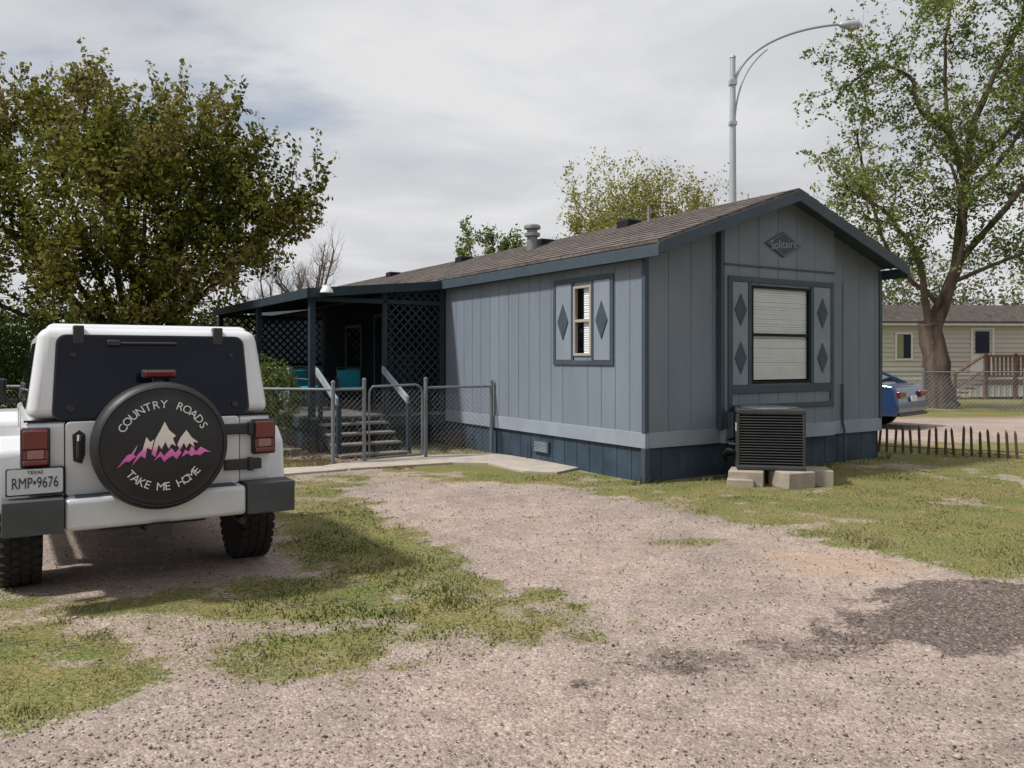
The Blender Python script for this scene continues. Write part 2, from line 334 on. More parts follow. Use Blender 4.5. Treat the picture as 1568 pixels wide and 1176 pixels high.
def blades():
    n=230000; y=3.4+rng.random(n)**1.3*11; x=(rng.random(n)*2-1)*(y*.68+.3)
    g,d,o,dri,_=masks(x,y)
    hx=x-1.7; hy=y-10.42; lx=.847*hx+.531*hy; ly=-.531*hx+.847*hy
    inh=(lx>-.02)&(lx<4.97)&(ly>-.02)
    pt=((lx<-0.02)&(lx>-2.9)&(ly>.9)&(ly<3.6)&(y>11.2))
    keep=(rng.random(n)<g**1.6*(.32+1.9*(fbm(x*2.6,y*2.6,51)+.08)))&~inh&~pt
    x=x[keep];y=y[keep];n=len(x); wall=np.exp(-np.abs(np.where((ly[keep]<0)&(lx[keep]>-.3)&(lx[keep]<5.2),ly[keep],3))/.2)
    h=(.008+.016*rng.random(n)**2)*(1+wall*4); h*=np.where(fbm(x*3,y*3,77)>.14,1.9,1)
    th=rng.random(n)*6.28; w=.003+.002*rng.random(n)+y*.0003; lean=(rng.random((n,2))-.5)*h[:,None]*1.8
    dx=np.cos(th)*w; dy=np.sin(th)*w; z0=np.full(n,-.004)
    Vv=np.stack([np.stack([x-dx,y-dy,z0],1),np.stack([x+dx,y+dy,z0],1),np.stack([x+lean[:,0],y+lean[:,1],h],1)],1)
    Ff=np.arange(n*3).reshape(-1,3); t=.12+rng.random(n)*.9+fbm(x*1.2,y*1.2,61)*1.8+np.clip((y-7)/20,0,.2)
    c1=np.array([.052,.075,.021]);c2=np.array([.125,.138,.046]);c3=np.array([.34,.285,.175])
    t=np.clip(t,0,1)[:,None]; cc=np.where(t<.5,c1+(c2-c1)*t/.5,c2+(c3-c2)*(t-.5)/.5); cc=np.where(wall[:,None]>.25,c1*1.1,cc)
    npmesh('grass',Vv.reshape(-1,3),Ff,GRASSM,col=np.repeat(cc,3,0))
blades()
def litter():
    n=2600; x=-5+rng.random(n)*3.6; y=11.9+rng.random(n)*1.3-.2*(x+3)
    k=(np.abs(fbm(x*2,y*2,91))<.2); x=x[k];y=y[k]
    n2=2200; x=np.concatenate([x,-4.5+rng.random(n2)*9]); y=np.concatenate([y,4.0+rng.random(n2)*7]); n=len(x)
    th=rng.random(n)*6.28; s=.012+.022*rng.random(n); s[-n2:]*=.5
    q=np.array([[-1,0],[0,-.5],[1,0],[0,.5]]); c,si=np.cos(th),np.sin(th)
    vx=x[:,None]+s[:,None]*(q[:,0]*c[:,None]-q[:,1]*si[:,None]); vy=y[:,None]+s[:,None]*(q[:,0]*si[:,None]+q[:,1]*c[:,None])
    vz=.008+.02*rng.random((n,4))
    cc=np.array([.16,.10,.06])[None]*(.5+rng.random(n)[:,None])
    npmesh('leaf_litter',np.stack([vx,vy,vz],2).reshape(-1,3),np.arange(n*4).reshape(-1,4),LEAF,col=np.repeat(cc,4,0))
litter()
b=B(); xa=-3.2+rng.random(500)*3.8; ya=4.2+rng.random(500)*5; ga=masks(xa,ya)[0]
for x,y,g_ in zip(xa[:220],ya[:220],ga[:220]):
    if g_<.45: continue
    a=random.random()*6.28; l=random.uniform(.05,.2)
    b.tube([(x,y,.012),(x+l*.5*math.cos(a),y+l*.5*math.sin(a),.026),(x+l*math.cos(a+.3),y+l*math.sin(a+.3),.014)],.0028,4)
b.done('fallen_twigs',BARED)
# ---------------------------------------------------------------- mobile home
HR=R(32.1)
H=empty('mobile_home',(1.70,10.42,0),HR)
def roofz(u): return 3.0+.35*(min(u,4.95-u)+.12)
def panel(b,face,u0,u1,z0,z1,sp=.3,off=0,d=.008,gw=.0065,thick=.06):
    us=[(u0,0)]; g=math.ceil((u0+.02)/sp)*sp
    while g<u1-.02:
        us+=[(g-gw,0),(g-gw*.5,-d),(g+gw*.5,-d),(g+gw,0)]; g+=sp
    us.append((u1,0))
    if callable(z1):
        mid=2.475
        if u0<mid<u1: us.append((mid,0)); us.sort()
    f=z1 if callable(z1) else (lambda u:z1)
    vs=[]; n=len(us)
    for u,dd in us:
        o=off+dd
        p=(lambda z:( -o,u,z)) if face=='L' else (lambda z:(u,-o,z))
        vs+= [p(z0),p(f(u))]
    q=(lambda u,z:(-(off-thick),u,z)) if face=='L' else (lambda u,z:(u,-(off-thick),z))
    vs+=[q(u0,z0),q(u0,f(u0)),q(u1,z0),q(u1,f(u1))]
    fs=[(2*i,2*i+2,2*i+3,2*i+1) for i in range(n-1)]; m=2*n
    fs+=[(0,1,m+1,m),(2*n-2,2*n-1,m+3,m+2)]
    b.add(vs,fs)
b=B(); PS=5.5
HL=18.3
wy0,wy1,wz0,wz1=1.11,1.52,1.63,2.62
panel(b,'L',0,wy0,.62,2.98); panel(b,'L',wy1,PS,.62,2.98); panel(b,'L',wy0,wy1,.62,wz0); panel(b,'L',wy0,wy1,wz1,2.98)
panel(b,'G',0,1.33,.62,roofz,sp=.4); panel(b,'G',3.65,4.95,.62,roofz,sp=.4)
bx0,bx1,bz0,bz1=1.84,3.09,1.24,2.61
panel(b,'G',1.33,bx0,.62,lambda u:roofz(u),sp=.4,off=.10,thick=.16); panel(b,'G',bx1,3.65,.62,roofz,sp=.4,off=.10,thick=.16)
panel(b,'G',bx0,bx1,.62,bz0,sp=.4,off=.10,thick=.16); panel(b,'G',bx0,bx1,bz1,roofz,sp=.4,off=.10,thick=.16)
b.box((4.89,0.06,.62),(4.95,HL,2.98)); b.box((0,HL-.06,.62),(4.95,HL,3.0))
b.done('wall_siding',SIDE,H)
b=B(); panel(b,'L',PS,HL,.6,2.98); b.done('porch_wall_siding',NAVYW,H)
B().box((.07,.1,.3),(4.88,.14,.9)).done('inner_sill',DARKIN,H)
b=B(); b.box((-.012,-.012,.44),(.05,PS,.64)); b.box((.052,-.012,.44),(1.33,.05,.64)); b.box((1.33,-.112,.44),(3.65,.03,.64)); b.box((3.65,-.012,.44),(4.962,.05,.64))
b.done('bottom_board',SIDEL,H,.004)
b=B(); panel(b,'L',0.0,PS+1,-.05,.44,sp=.3,off=-.03); panel(b,'G',0.03,4.92,-.05,.44,sp=.3,off=-.03)
panel(b,'L',PS+1,HL,-.05,.6,sp=.3,off=-.03); b.box((4.86,0.03,-.05),(4.92,HL,.6)); b.done('skirting',SKIRT,H)
b=B(); b.box((-.03,-.03,-.05),(.05,.05,.44)); b.box((-.012,2.16,.16),(.02,2.56,.34)); b.done('skirt_corner',SLATE,H,.003)
b=B()
for i in range(7): b.box((-.02,2.19,.175+i*.022),(-.008,2.53,.185+i*.022))
b.done('crawl_vent',WOODL,H)
b=B(); b.box((-.022,-.022,.64),(.045,.045,2.98))
b.box((1.262,-.10,.64),(1.328,0.0,3.4),).box((1.33,-.118,.64),(1.36,-.1,.88))
b.box((4.90,-.02,.64),(4.97,.04,2.99))
def frameL(y0,y1,z0,z1,w,o0,o1):
    b.box((-o1,y0,z0),(-o0,y0+w,z1)); b.box((-o1,y1-w,z0),(-o0,y1,z1)); b.box((-o1,y0+w,z0),(-o0,y1-w,z0+w)); b.box((-o1,y0+w,z1-w),(-o0,y1-w,z1))
def frameG(x0,x1,z0,z1,w,o0,o1):
    b.box((x0,-o1,z0),(x0+w,-o0,z1)); b.box((x1-w,-o1,z0),(x1,-o0,z1)); b.box((x0+w,-o1,z0),(x1-w,-o0,z0+w)); b.box((x0+w,-o1,z1-w),(x1-w,-o0,z1))
frameL(.62,2.02,1.50,2.74,.065,.0,.022)
b.box((-.018,1.065,1.565),(0,1.105,2.675)); b.box((-.018,1.525,1.565),(0,1.565,2.675))
frameG(1.38,3.62,.88,2.72,.075,.10,.122)
b.box((1.455,-.12,1.11),(3.545,-.10,1.22)); b.box((1.775,-.119,1.22),(1.835,-.10,2.645)); b.box((3.095,-.119,1.22),(3.155,-.10,2.645))
b.box((1.33,-.116,2.86),(3.65,-.10,2.885))
def dia(c,w,h,face,o):
    if face=='L': b.prism([(c[0]-w,c[1]),(c[0],c[1]-h),(c[0]+w,c[1]),(c[0],c[1]+h)],'x',-o,-o+.014)
    else: b.prism([(c[0]-w,c[1]),(c[0],c[1]-h),(c[0]+w,c[1]),(c[0],c[1]+h)],'y',-o,-o+.014)
dia((.87,2.12),.13,.26,'L',.03); dia((1.77,2.12),.13,.26,'L',.03)
for cx in (1.615,3.35):
    for cz in (2.26,1.60): dia((cx,cz),.115,.22,'G',.13)
b.done('slate_trim_boards',SLATE,H,.003)
b=B(); b.box((-.016,.70,1.57),(0,1.05,2.67)); b.box((-.016,1.58,1.57),(0,1.95,2.67))
b.box((1.47,-.116,1.23),(1.765,-.10,2.64)); b.box((3.165,-.116,1.23),(3.54,-.10,2.64))
b.done('shutter_panels',mat('shutter_paint',(.190,.222,.264),.65,.10,2,spec=.3),H,.003)
def window(name,face,u0,u1,z0,z1,o,fw=.035,slat=.032,mid=True,drop=1.0,part=1.0):
    W=B(); P=(lambda u,d,z:(-(o-d),u,z)) if face=='L' else (lambda u,d,z:(u,-(o-d),z))
    W.box(P(u0,0,z0),P(u0+fw,.06,z1)).box(P(u1-fw,0,z0),P(u1,.06,z1)).box(P(u0+fw,0,z0),P(u1-fw,.06,z0+fw)).box(P(u0+fw,0,z1-fw),P(u1-fw,.06,z1))
    if mid: W.box(P(u0+fw,.005,(z0+z1)/2-.02),P(u1-fw,.05,(z0+z1)/2+.02))
    W.done(name+'_frame',CREAM if face=='L' else DARKIN,H,.003)
    W=B().add([P(u0+fw,.028,z0+fw),P(u1-fw,.028,z0+fw),P(u1-fw,.028,z1-fw),P(u0+fw,.028,z1-fw)],[(0,1,2,3)]); W.done(name+'_glass',PANE,H)
    W=B(); z=z1-fw-.02; zb=z0+fw+(z1-z0)*(1-drop)
    ub=u0+fw+(u1-u0-2*fw)*part
    while z>zb:
        j=(random.random()-.5)*.005
        c=P(u0+fw,.050,z+j); d=P(ub,.050,z+j+(random.random()-.5)*.004)
        e=P(u0+fw,.060,z+j+slat*.97); f=P(ub,.060,z+j+slat*.97+(random.random()-.5)*.004)
        W.add([c,d,f,e],[(0,1,2,3)]); z-=slat
    W.done(name+'_blinds',BLIND,H)
    B().box(P(u0,.14,z0),P(u1,.15,z1)).box(P(u0-.01,.06,z0),P(u0,.15,z1)).box(P(u1,.06,z0),P(u1+.01,.15,z1)).done(name+'_reveal',DARKIN,H)
window('side_window','L',wy0,wy1,wz0,wz1,.02,part=.55); window('front_window','G',bx0,bx1,bz0,bz1,.118,mid=True,slat=.034)
b=B()
RXE=5.03
def chev(t0,t1,x0=-.14,x1=RXE):
    zz=lambda x:3.0+.35*(min(x,4.95-x)+.12)
    return [(x0,zz(x0)+t1),(2.475,zz(2.475)+t1),(x1,zz(x1)+t1),(x1,zz(x1)+t0),(2.475,zz(2.475)+t0),(x0,zz(x0)+t0)]
b.prism(chev(.03,.065),'y',-.40,HL+.25); b.done('roof_shingles',SHING,H)
b=B()
for s in range(12):
    for sg in (0,1):
        u=-.12+s*.215; zz=3.0+.35*(u+.12)+.065
        xa,xb=(u,u+.2)
        if sg: xa,xb=4.95-u,4.95-u-.2
        if xa>RXE: xa=RXE
        b.add([(xa,-.402,zz+.009),(xa,HL+.25,zz+.009),(xb,HL+.25,zz+.07+.002),(xb,-.402,zz+.07+.002)],[(0,1,2,3)])
b.done('roof_courses',SHING,H)
b=B(); b.prism(chev(0,.028,-.13,RXE-.01),'y',-.385,HL+.2); b.done('soffit',SLATE,H)
b=B(); b.prism(chev(-.12,.035,-.15,RXE+.01),'y',-.425,-.388); b.prism(chev(-.12,.035,-.15,RXE+.01),'y',HL+.21,HL+.24)
b.box((-.165,-.425,2.85),(-.135,HL+.2,3.0)); b.box((RXE-.005,-.425,2.85),(RXE+.025,HL+.2,3.0)); b.box((-.135,-.38,2.9),(.0,HL,2.935))
b.box((-.02,-.02,2.86),(0,PS,2.93))
b.done('fascia_boards',SLATE,H,.004)
P4=[(2.11,3.215),(2.49,3.035),(2.87,3.215),(2.49,3.395)]
b=B(); b.prism(P4,'y',-.125,-.10); b.done('gable_sign_board',SLATE,H,.003)
b=B()
for i in range(4):
    p,q=P4[i],P4[(i+1)%4]; s=lambda w:(2.49+(w[0]-2.49)*.9,3.215+(w[1]-3.215)*.9)
    b.tube([(s(p)[0],-.127,s(p)[1]),(s(q)[0],-.127,s(q)[1])],.004,4)
b.done('gable_sign_border',SIDEL,H)
RX=Matrix.Rotation(R(90),4,'X')
textmesh('gable_sign_lettering',[('Solitaire',.17,Matrix.Translation((2.49,-.128,3.215))@Matrix.Rotation(R(-6),4,'Y')@RX)],SIDEL,H)
def rz(u): return 3.065+.35*(u+.12)
b=B(); u,s=1.65,5.1; z=rz(u)
b.lathe([(.11,z-.1),(.10,z+.22),(.10,z+.24),(.15,z+.24),(.15,z+.30),(.10,z+.31),(.10,z+.38),(.16,z+.38),(.16,z+.43),(.13,z+.46),(.0,z+.47)],(u,s,0),'z',20)
b.tube([(2.15,2.35,rz(2.15)-.1),(2.15,2.35,rz(2.15)+.27)],.025,8)
b.done('flue_vent',VENTM,H,smooth=True,ang=40)
b=B()
for u,s in ((2.25,2.95),(2.1,5.35),(2.1,8.6),(2.1,12.6)):
    b.box((u-.18,s-.16,rz(u)-.1),(u+.16,s+.16,rz(u)+.085))
b.done('roof_vents',DARKIN,H,.03)
b=B(); b.tube([(3.95,-.03,1.2),(3.95,-.03,.62),(3.95,-.06,.5),(3.95,-.06,-.02)],.018,8); b.tube([(3.97,-.02,1.2),(3.97,-.02,2.75)],.006,6); b.tube([(-.03,2.7,.0),(-.03,2.7,.3)],.012,6); b.done('conduit',SLATE,H)
# ---- porch
b=B(); b.prism([(-2.62,2.70),(-2.62,2.745),(-.1,2.985),(-.1,2.94)],'y',PS-.12,12.4); b.done('porch_roof',SHING,H)
b=B(); b.box((-2.66,PS-.16,2.60),(-2.62,12.42,2.76))
b.prism([(-2.66,2.60),(-2.66,2.76),(-.14,3.0),(-.14,2.85)],'y',PS-.16,PS-.12); b.prism([(-2.66,2.60),(-2.66,2.76),(-.14,3.0),(-.14,2.85)],'y',12.38,12.42)
for y in (PS+.02,8.85,12.2):
    b.box((-2.56,y,-.02),(-2.46,y+.1,2.66))
b.box((-1.23,PS+.02,.6),(-1.15,PS+.1,2.8)); b.box((-.09,PS+.02,.6),(-.01,PS+.1,2.9)); b.box((-1.70,12.2,.6),(-1.62,12.28,2.8))
b.box((-2.5,PS+.02,2.56),(-.05,PS+.08,2.64)); b.box((-2.5,12.2,2.56),(-.05,12.28,2.64))
b.box((-2.5,12.2,1.40),(-.05,12.28,1.48))
b.box((-2.55,PS,.38),(-.03,PS+.04,.56)); b.box((-2.56,PS+.04,.38),(-2.52,12.3,.56))
b.box((-2.50,PS+.08,.02),(-2.46,12.2,.38))
b.done('porch_posts_and_fascia',NAVY,H,.004)
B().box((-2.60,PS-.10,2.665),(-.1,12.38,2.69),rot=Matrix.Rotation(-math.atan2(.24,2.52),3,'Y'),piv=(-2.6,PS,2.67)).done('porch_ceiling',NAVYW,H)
B().box((-2.55,PS-.01,.56),(-.03,12.3,.6)).done('porch_deck',DECKM,H,.004)
def lattice(bb,face,c,u0,u1,z0,z1,sp=.115,w=.034):
    Lh=z1-z0
    for dirn in (1,-1):
        k=u0-Lh
        while k<u1+Lh:
            base=k
            fu=lambda z: base+dirn*(z-z0)
            if dirn==1: za=max(z0,z0+(u0-base)); zb=min(z1,z0+(u1-base))
            else: za=max(z0,z0+(base-u1)); zb=min(z1,z0+(base-u0))
            if zb-za>.01:
                ua,ub=fu(za),fu(zb); h=w*.7
                o=.006 if dirn==1 else -.006
                quad=[(ua-h,za),(ua+h,za),(ub+h,zb),(ub-h,zb)]
                quad=[(min(max(q[0],u0),u1),q[1]) for q in quad]
                if face=='P': bb.add([(q[0],c+o,q[1]) for q in quad]+[(q[0],c+o+.008,q[1]) for q in quad],[(0,1,2,3),(7,6,5,4),(0,4,5,1),(2,6,7,3)])
                else: bb.add([(c+o,q[0],q[1]) for q in quad]+[(c+o+.008,q[0],q[1]) for q in quad],[(0,1,2,3),(7,6,5,4),(0,4,5,1),(2,6,7,3)])
            k+=sp*1.414
b=B(); lattice(b,'P',PS+.05,-1.15,-.09,.62,2.82,w=.042); lattice(b,'P',12.24,-2.46,-.05,1.48,2.6,sp=.13,w=.045); lattice(b,'Q',-.45,PS+.15,PS+1.6,.62,1.7)
b.done('porch_lattice',NAVY,H)
b=B()
for zz in (1.38,.78): b.box((-2.53,PS+1.3,zz),(-2.48,12.2,zz+.045))
y=PS+1.35
while y<12.2: b.box((-2.52,y,.78),(-2.49,y+.035,1.38)); y+=.13
x=-2.4
while x<-.1: b.box((x,12.22,.62),(x+.035,12.25,1.4)); x+=.13
for x in (-2.47,-1.25):
    b.prism([(PS+.05,1.34),(PS+.05,1.46),(PS-1.0,.96),(PS-1.0,.84)],'x',x,x+.04)
b.done('porch_railing',WOODL,H,.003)
b=B()
for x in (-2.47,-1.25): b.box((x+.04,PS-.06,.0),(x+.11,PS-.012,1.4)); b.box((x+.04,PS-.95,-.02),(x+.11,PS-.88,.9))
b.done('porch_newels',NAVY,H,.003)
b=B()
for i in range(4):
    z=.46-i*.145; y=PS-.02-i*.27
    b.box((-2.42,y-.29,z),(-1.26,y,z+.035))
b.done('porch_step_treads',TREAD,H,.003)
b=B()
for x in (-2.40,-1.85,-1.31): b.prism([(PS-.01,.56),(PS-1.1,-.02),(PS-.7,-.02),(PS-.01,.3)],'x',x,x+.04)
b.done('porch_step_stringers',NAVY,H)
b=B(); b.box((-.03,7.9,.62),(-.0,7.97,2.55)); b.box((-.03,8.8,.62),(0,8.87,2.55)); b.box((-.03,7.97,2.48),(0,8.8,2.55)); b.box((-.03,9.6,1.3),(0,10.6,1.36)); b.box((-.03,9.6,2.3),(0,10.6,2.36)); b.box((-.03,9.6,1.36),(0,9.66,2.3)); b.box((-.03,10.54,1.36),(0,10.6,2.3)); b.done('porch_door_trim',SLATE,H)
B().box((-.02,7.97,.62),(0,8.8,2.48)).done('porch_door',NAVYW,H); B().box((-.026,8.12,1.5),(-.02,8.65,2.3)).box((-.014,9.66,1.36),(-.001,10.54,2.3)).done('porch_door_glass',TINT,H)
b=B(); b.lathe([(.0,2.80),(.05,2.80),(.10,2.73),(.11,2.69),(.0,2.69)],(-2.36,PS-.25,0),'z',16); b.box((-2.40,PS-.25,2.76),(-2.32,PS-.12,2.82)); b.done('porch_floodlight',WHITEP,H,smooth=True)
# ---------------------------------------------------------------- patio chairs
def chair(x,y,rz_):
    M=Matrix.Translation((1.70,10.42,0))@Matrix.Rotation(HR,4,'Z')@Matrix.Translation((x,y,.6))
    e=empty('patio_chair'); e.matrix_world=M@Matrix.Rotation(rz_,4,'Z')@Matrix.Scale(.95,4)
    b=B()
    for sx in (-.27,.27):
        b.tube([(sx,-.25,0),(sx,-.25,.42),(sx,-.25,.62),(sx,.2,.64),(sx,.27,.55),(sx,.3,0)],.014,6)
        b.tube([(sx*.9,.22,.4),(sx*.9,.38,.85)],.014,6)
    b.tube([(-.25,.38,.85),(.25,.38,.85)],.014,6); b.tube([(-.27,-.22,.4),(.27,-.22,.4)],.014,6)
    b.done('frame',BLACK,e)
    b=B(); b.box((-.24,-.24,.40),(.24,.22,.48)); b.box((-.24,.22,.46),(.24,.28,.82),rot=Matrix.Rotation(R(-16),3,'X'),piv=(0,.24,.46)); b.done('cushions',TEAL,e,.03)
chair(-1.9,7.5,R(30)); chair(-1.2,7.2,R(-15))
# ---------------------------------------------------------------- concrete path
b=B()
poly=[(-2.75,11.9),(-2.38,12.35),(-1.35,13.15),(-.32,13.45),(.0,13.1),(1.0,11.75),(.62,11.2),(.15,11.35),(-.35,12.2),(-.9,12.25),(-2.30,11.6)]
b.prism(poly,'z',-.05,.035); b.prism([(-2.78,11.88),(-2.33,11.58),(-3.2,11.0),(-6.5,9.4),(-6.9,10.0)],'z',-.05,.03)
b.done('concrete_path',CONC,None,.008)
# ---------------------------------------------------------------- chain link fence
def mesh_panel(b,p,q,h0,h1,sp=.085,r=.002):
    p=Vector(p);q=Vector(q); Lh=(q-p).length; d=(q-p)/Lh; hh=h1-h0
    for dr_ in (1,-1):
        k=-hh
        while k<Lh+hh:
            if dr_==1: ta,tb=max(0,-k),min(hh,Lh-k)
            else: ta,tb=max(0,k-Lh),min(hh,k)
            if tb-ta>.02:
                a=p+d*(k+dr_*ta)+Vector((0,0,h0+ta)); c=p+d*(k+dr_*tb)+Vector((0,0,h0+tb))
                b.tube([a,c],r,3,cap=False)
            k+=sp
def hw(x,y): return Vector((1.70+.847*x-.531*y,10.42+.531*x+.847*y,0))
FE=empty('chain_link_fence')
rails=B(); wires=B()
def post(p,h=1.2,r=.03):
    p=Vector(p); rails.tube([p+Vector((0,0,-.05)),p+Vector((0,0,h))],r,10); rails.lathe([(r*1.15,h),(r*1.1,h+.03),(0,h+.05)],(p.x,p.y,0),'z',10)
def span(p,q,h=1.13):
    p=Vector(p);q=Vector(q); rails.tube([p+Vector((0,0,h)),q+Vector((0,0,h))],.02,8); mesh_panel(wires,p,q,.05,h)
f0=hw(-.06,3.75); f1=hw(-1.27,3.75); f2=hw(-2.30,3.75); f3=hw(-2.78,3.78); f4=Vector((-5.4,12.9,0)); f5=Vector((-8.6,13.6,0)); f6=Vector((-13,14.5,0))
post(f0); post(f1,1.25); post(f2,1.25); post(f3,1.22); post(f4); post(f5)
span(f0,f1); span(f2,f3); span(f3,f4); span(f4,f5); span(f5,f6)
rails.done('posts_and_rails',GALV,FE,smooth=True); wires.done('wire_mesh',WIRE,FE)
GT=empty('garden_gate'); rails=B(); wires=B()
g0=hw(-1.34,3.73); g1=hw(-2.23,3.73); up=Vector((0,0,1))
dv=(g1-g0).normalized()
pts=[g0+up*.08,g0+up*1.06]
for a in (30,60,90): pts.append(g0+dv*(.12*(1-math.cos(R(a))))+up*(1.06+.12*math.sin(R(a))))
for a in (60,30,0): pts.append(g1-dv*(.12*(1-math.cos(R(a))))+up*(1.06+.12*math.sin(R(a))))
pts+=[g1+up*.08,g0+up*.08]
rails.tube(pts,.018,8); mesh_panel(wires,g0,g1,.1,1.12)
rails.done('gate_frame',GALV,GT,smooth=True); wires.done('gate_wire',WIRE,GT)
# ---------------------------------------------------------------- AC unit
AC=empty('air_conditioner_unit',(3.33,10.62,.19),R(-12)); w=.41
b=B(); z=.05
while z<.70: b.box((-w,-w,z),(w,w,z+.012)); z+=.034
b.done('louvres',ACT,AC,.005)
b=B(); b.box((-w+.03,-w+.03,.02),(w-.03,w-.03,.71)); b.done('coil',DARKIN,AC,.04)
b=B(); b.box((-w-.006,-w-.006,0),(w+.006,w+.006,.055)); b.box((-w-.006,-w-.006,.70),(w+.006,w+.006,.765))
for sx in (-1,1):
    for sy in (-1,1): b.box((sx*w-.03 if sx>0 else -w-.004,sy*w-.03 if sy>0 else -w-.004,.05),(sx*w+.004 if sx>0 else -w+.03,sy*w+.004 if sy>0 else -w+.03,.70))
b.done('casing',ACM,AC,.012)
b=B()
for rr in np.linspace(.06,.34,8): b.lathe([(rr,.768),(rr+.004,.774),(rr+.008,.768)],(0,0,0),'z',36)
for k in range(8):
    a=k*math.pi/4; b.tube([(0,0,.775),(.35*math.cos(a),.35*math.sin(a),.770)],.004,4)
b.done('fan_guard',GALV,AC)
B().box((-w-.012,-w+.05,.48),(-w-.006,-w+.17,.58)).done('label',WHITEP,AC)
b=B(); b.tube([(-w,-.1,.2),(-w-.1,-.1,.22),(-w-.16,.0,.14),(-w-.12,.15,.05),(-w-.1,.35,.1),(-.2,.6,.1)],.022,8); b.tube([(-w,-.2,.3),(-w-.08,-.18,.3),(-w-.1,.1,.32),(-.3,.45,.34)],.014,8); b.done('refrigerant_lines',BLACK,AC,smooth=True)
PB=empty('concrete_blocks')
b=B()
for x,y,r,sx,sy,h in ((2.98,10.36,-20,.21,.21,.185),(3.50,10.22,20,.2,.2,.19),(3.86,10.42,-8,.19,.2,.19),(3.35,10.9,-12,.35,.3,.17),(2.86,10.22,-15,.16,.1,.09)):
    b.M=Matrix.Translation((x,y,0))@Matrix.Rotation(R(r),4,'Z'); b.box((-sx,-sy,-.04),(sx,sy,h))
b.M=Matrix.Identity(4); b.done('blocks',BLOCK,PB,.012)
# ---------------------------------------------------------------- SUV
J=empty('white_suv',(-2.83,6.22,0),HR)
b=B(); b.prism([(-.75,.70),(-.75,1.19),(2.05,1.19),(2.05,.58),(.55,.58),(.38,.98),(-.38,.98),(-.5,.70)],'x',-.775,.775)
b.done('body_tub',WHITE,J,.035,seg=3)
b=B()
def hexa(b,bot,top,z0,z1):
    vs=[(p[0],p[1],z0) for p in bot]+[(p[0],p[1],z1) for p in top]
    b.add(vs,[(0,3,2,1),(4,5,6,7),(0,1,5,4),(1,2,6,5),(2,3,7,6),(3,0,4,7)])
hexa(b,[(-.74,2.05),(.74,2.05),(.60,3.45),(-.60,3.45)],[(-.74,2.0),(.74,2.0),(.56,3.40),(-.56,3.40)],.68,1.20); b.done('hood',WHITE,J,.05,seg=3)
b=B(); hexa(b,[(-.772,-.745),(.772,-.745),(.772,1.95),(-.772,1.95)],[(-.695,-.665),(.695,-.665),(.66,1.55),(-.66,1.55)],1.20,1.80); b.done('hardtop',WHITE,J,.07,seg=4)
b=B(); hexa(b,[(-.66,-.62),(.66,-.62),(.64,1.5),(-.64,1.5)],[(-.63,-.56),(.63,-.56),(.6,1.45),(-.6,1.45)],1.78,1.83); b.done('roof_panel',WHITE,J,.03,seg=3)
def ry(z): return -.745+(z-1.20)*(.08/.6)
def rearslab(name,pts,d0,d1,m,bev=.0):
    b=B(); n=len(pts); vs=[(x,ry(z)-d1,z) for x,z in pts]+[(x,ry(z)-d0,z) for x,z in pts]
    b.add(vs,[tuple(range(n)),tuple(range(2*n-1,n-1,-1))]+[(i,i+n,(i+1)%n+n,(i+1)%n) for i in range(n)]); return b.done(name,m,J,bev,smooth=True)
def rrect(x0,x1,z0,z1,r,inx=0):
    out=[]
    for cx,cz,a0 in ((x1-r,z1-r,0),(x0+r,z1-r,90),(x0+r,z0+r,180),(x1-r,z0+r,270)):
        for k in range(5):
            a=R(a0+k*22.5); x=cx+r*math.cos(a); z=cz+r*math.sin(a); f=1-inx*(z-z0)/(z1-z0); out.append((x*f,z))
    return out
rearslab('rear_glass_seal',rrect(-.628,.628,1.195,1.755,.06,.05),-.02,.004,BLACK)
rearslab('rear_glass',rrect(-.615,.615,1.205,1.745,.055,.05),-.01,.010,TINT)
b=B()
for sx in (-1,1):
    b.lathe([(.022,ry(1.28)-.030),(.022,ry(1.28)-.008)],(sx*.52,0,1.27),'y',12)
    b.lathe([(.016,ry(1.62)-.026),(.016,ry(1.62)-.008)],(sx*.50,0,1.62),'y',12)
b.done('glass_bolts',BLACK,J)
b=B(); b.prism(rrect(-.55,.55,.70,1.185,.03),'y',-.768,-.73); b.done('tailgate',WHITE,J,.008)
b=B(); b.prism(rrect(-.556,.556,.692,1.192,.03),'y',-.7535,-.73); b.box((-.78,-.7525,1.189),(.78,-.70,1.199)); b.done('tailgate_gap',DARKIN,J)
b=B()
for x0,x1 in ((-.50,-.435),(.385,.45)): b.box((x0,ry(1.79)-.03,1.69),(x1,ry(1.7)+.06,1.815))
for z in (1.09,.835): b.box((.44,-.80,z-.035),(.70,-.76,z+.04)); b.box((.60,-.815,z-.045),(.64,-.76,z+.05))
b.box((-.49,-.79,1.06),(-.44,-.765,1.10))
b.box((-.28,ry(1.7)-.035,1.688),(.14,ry(1.7)-.012,1.708)); b.box((-.30,ry(1.7)-.045,1.68),(-.22,ry(1.7)-.0,1.72))
b.done('hinges_and_wiper',BLACK,J,.008)
b=B(); b.prism([(-.505,.93),(-.455,.91),(-.435,.97),(-.435,1.10),(-.47,1.13),(-.51,1.10)],'y',-.772,-.765); b.tube([(-.47,-.78,.93),(-.475,-.815,.96),(-.475,-.815,1.06),(-.47,-.78,1.09)],.016,8); b.lathe([(.022,-.785),(.022,-.76)],(-.47,0,1.02),'y',14)
b.done('tailgate_handle',BLACK,J,smooth=True)
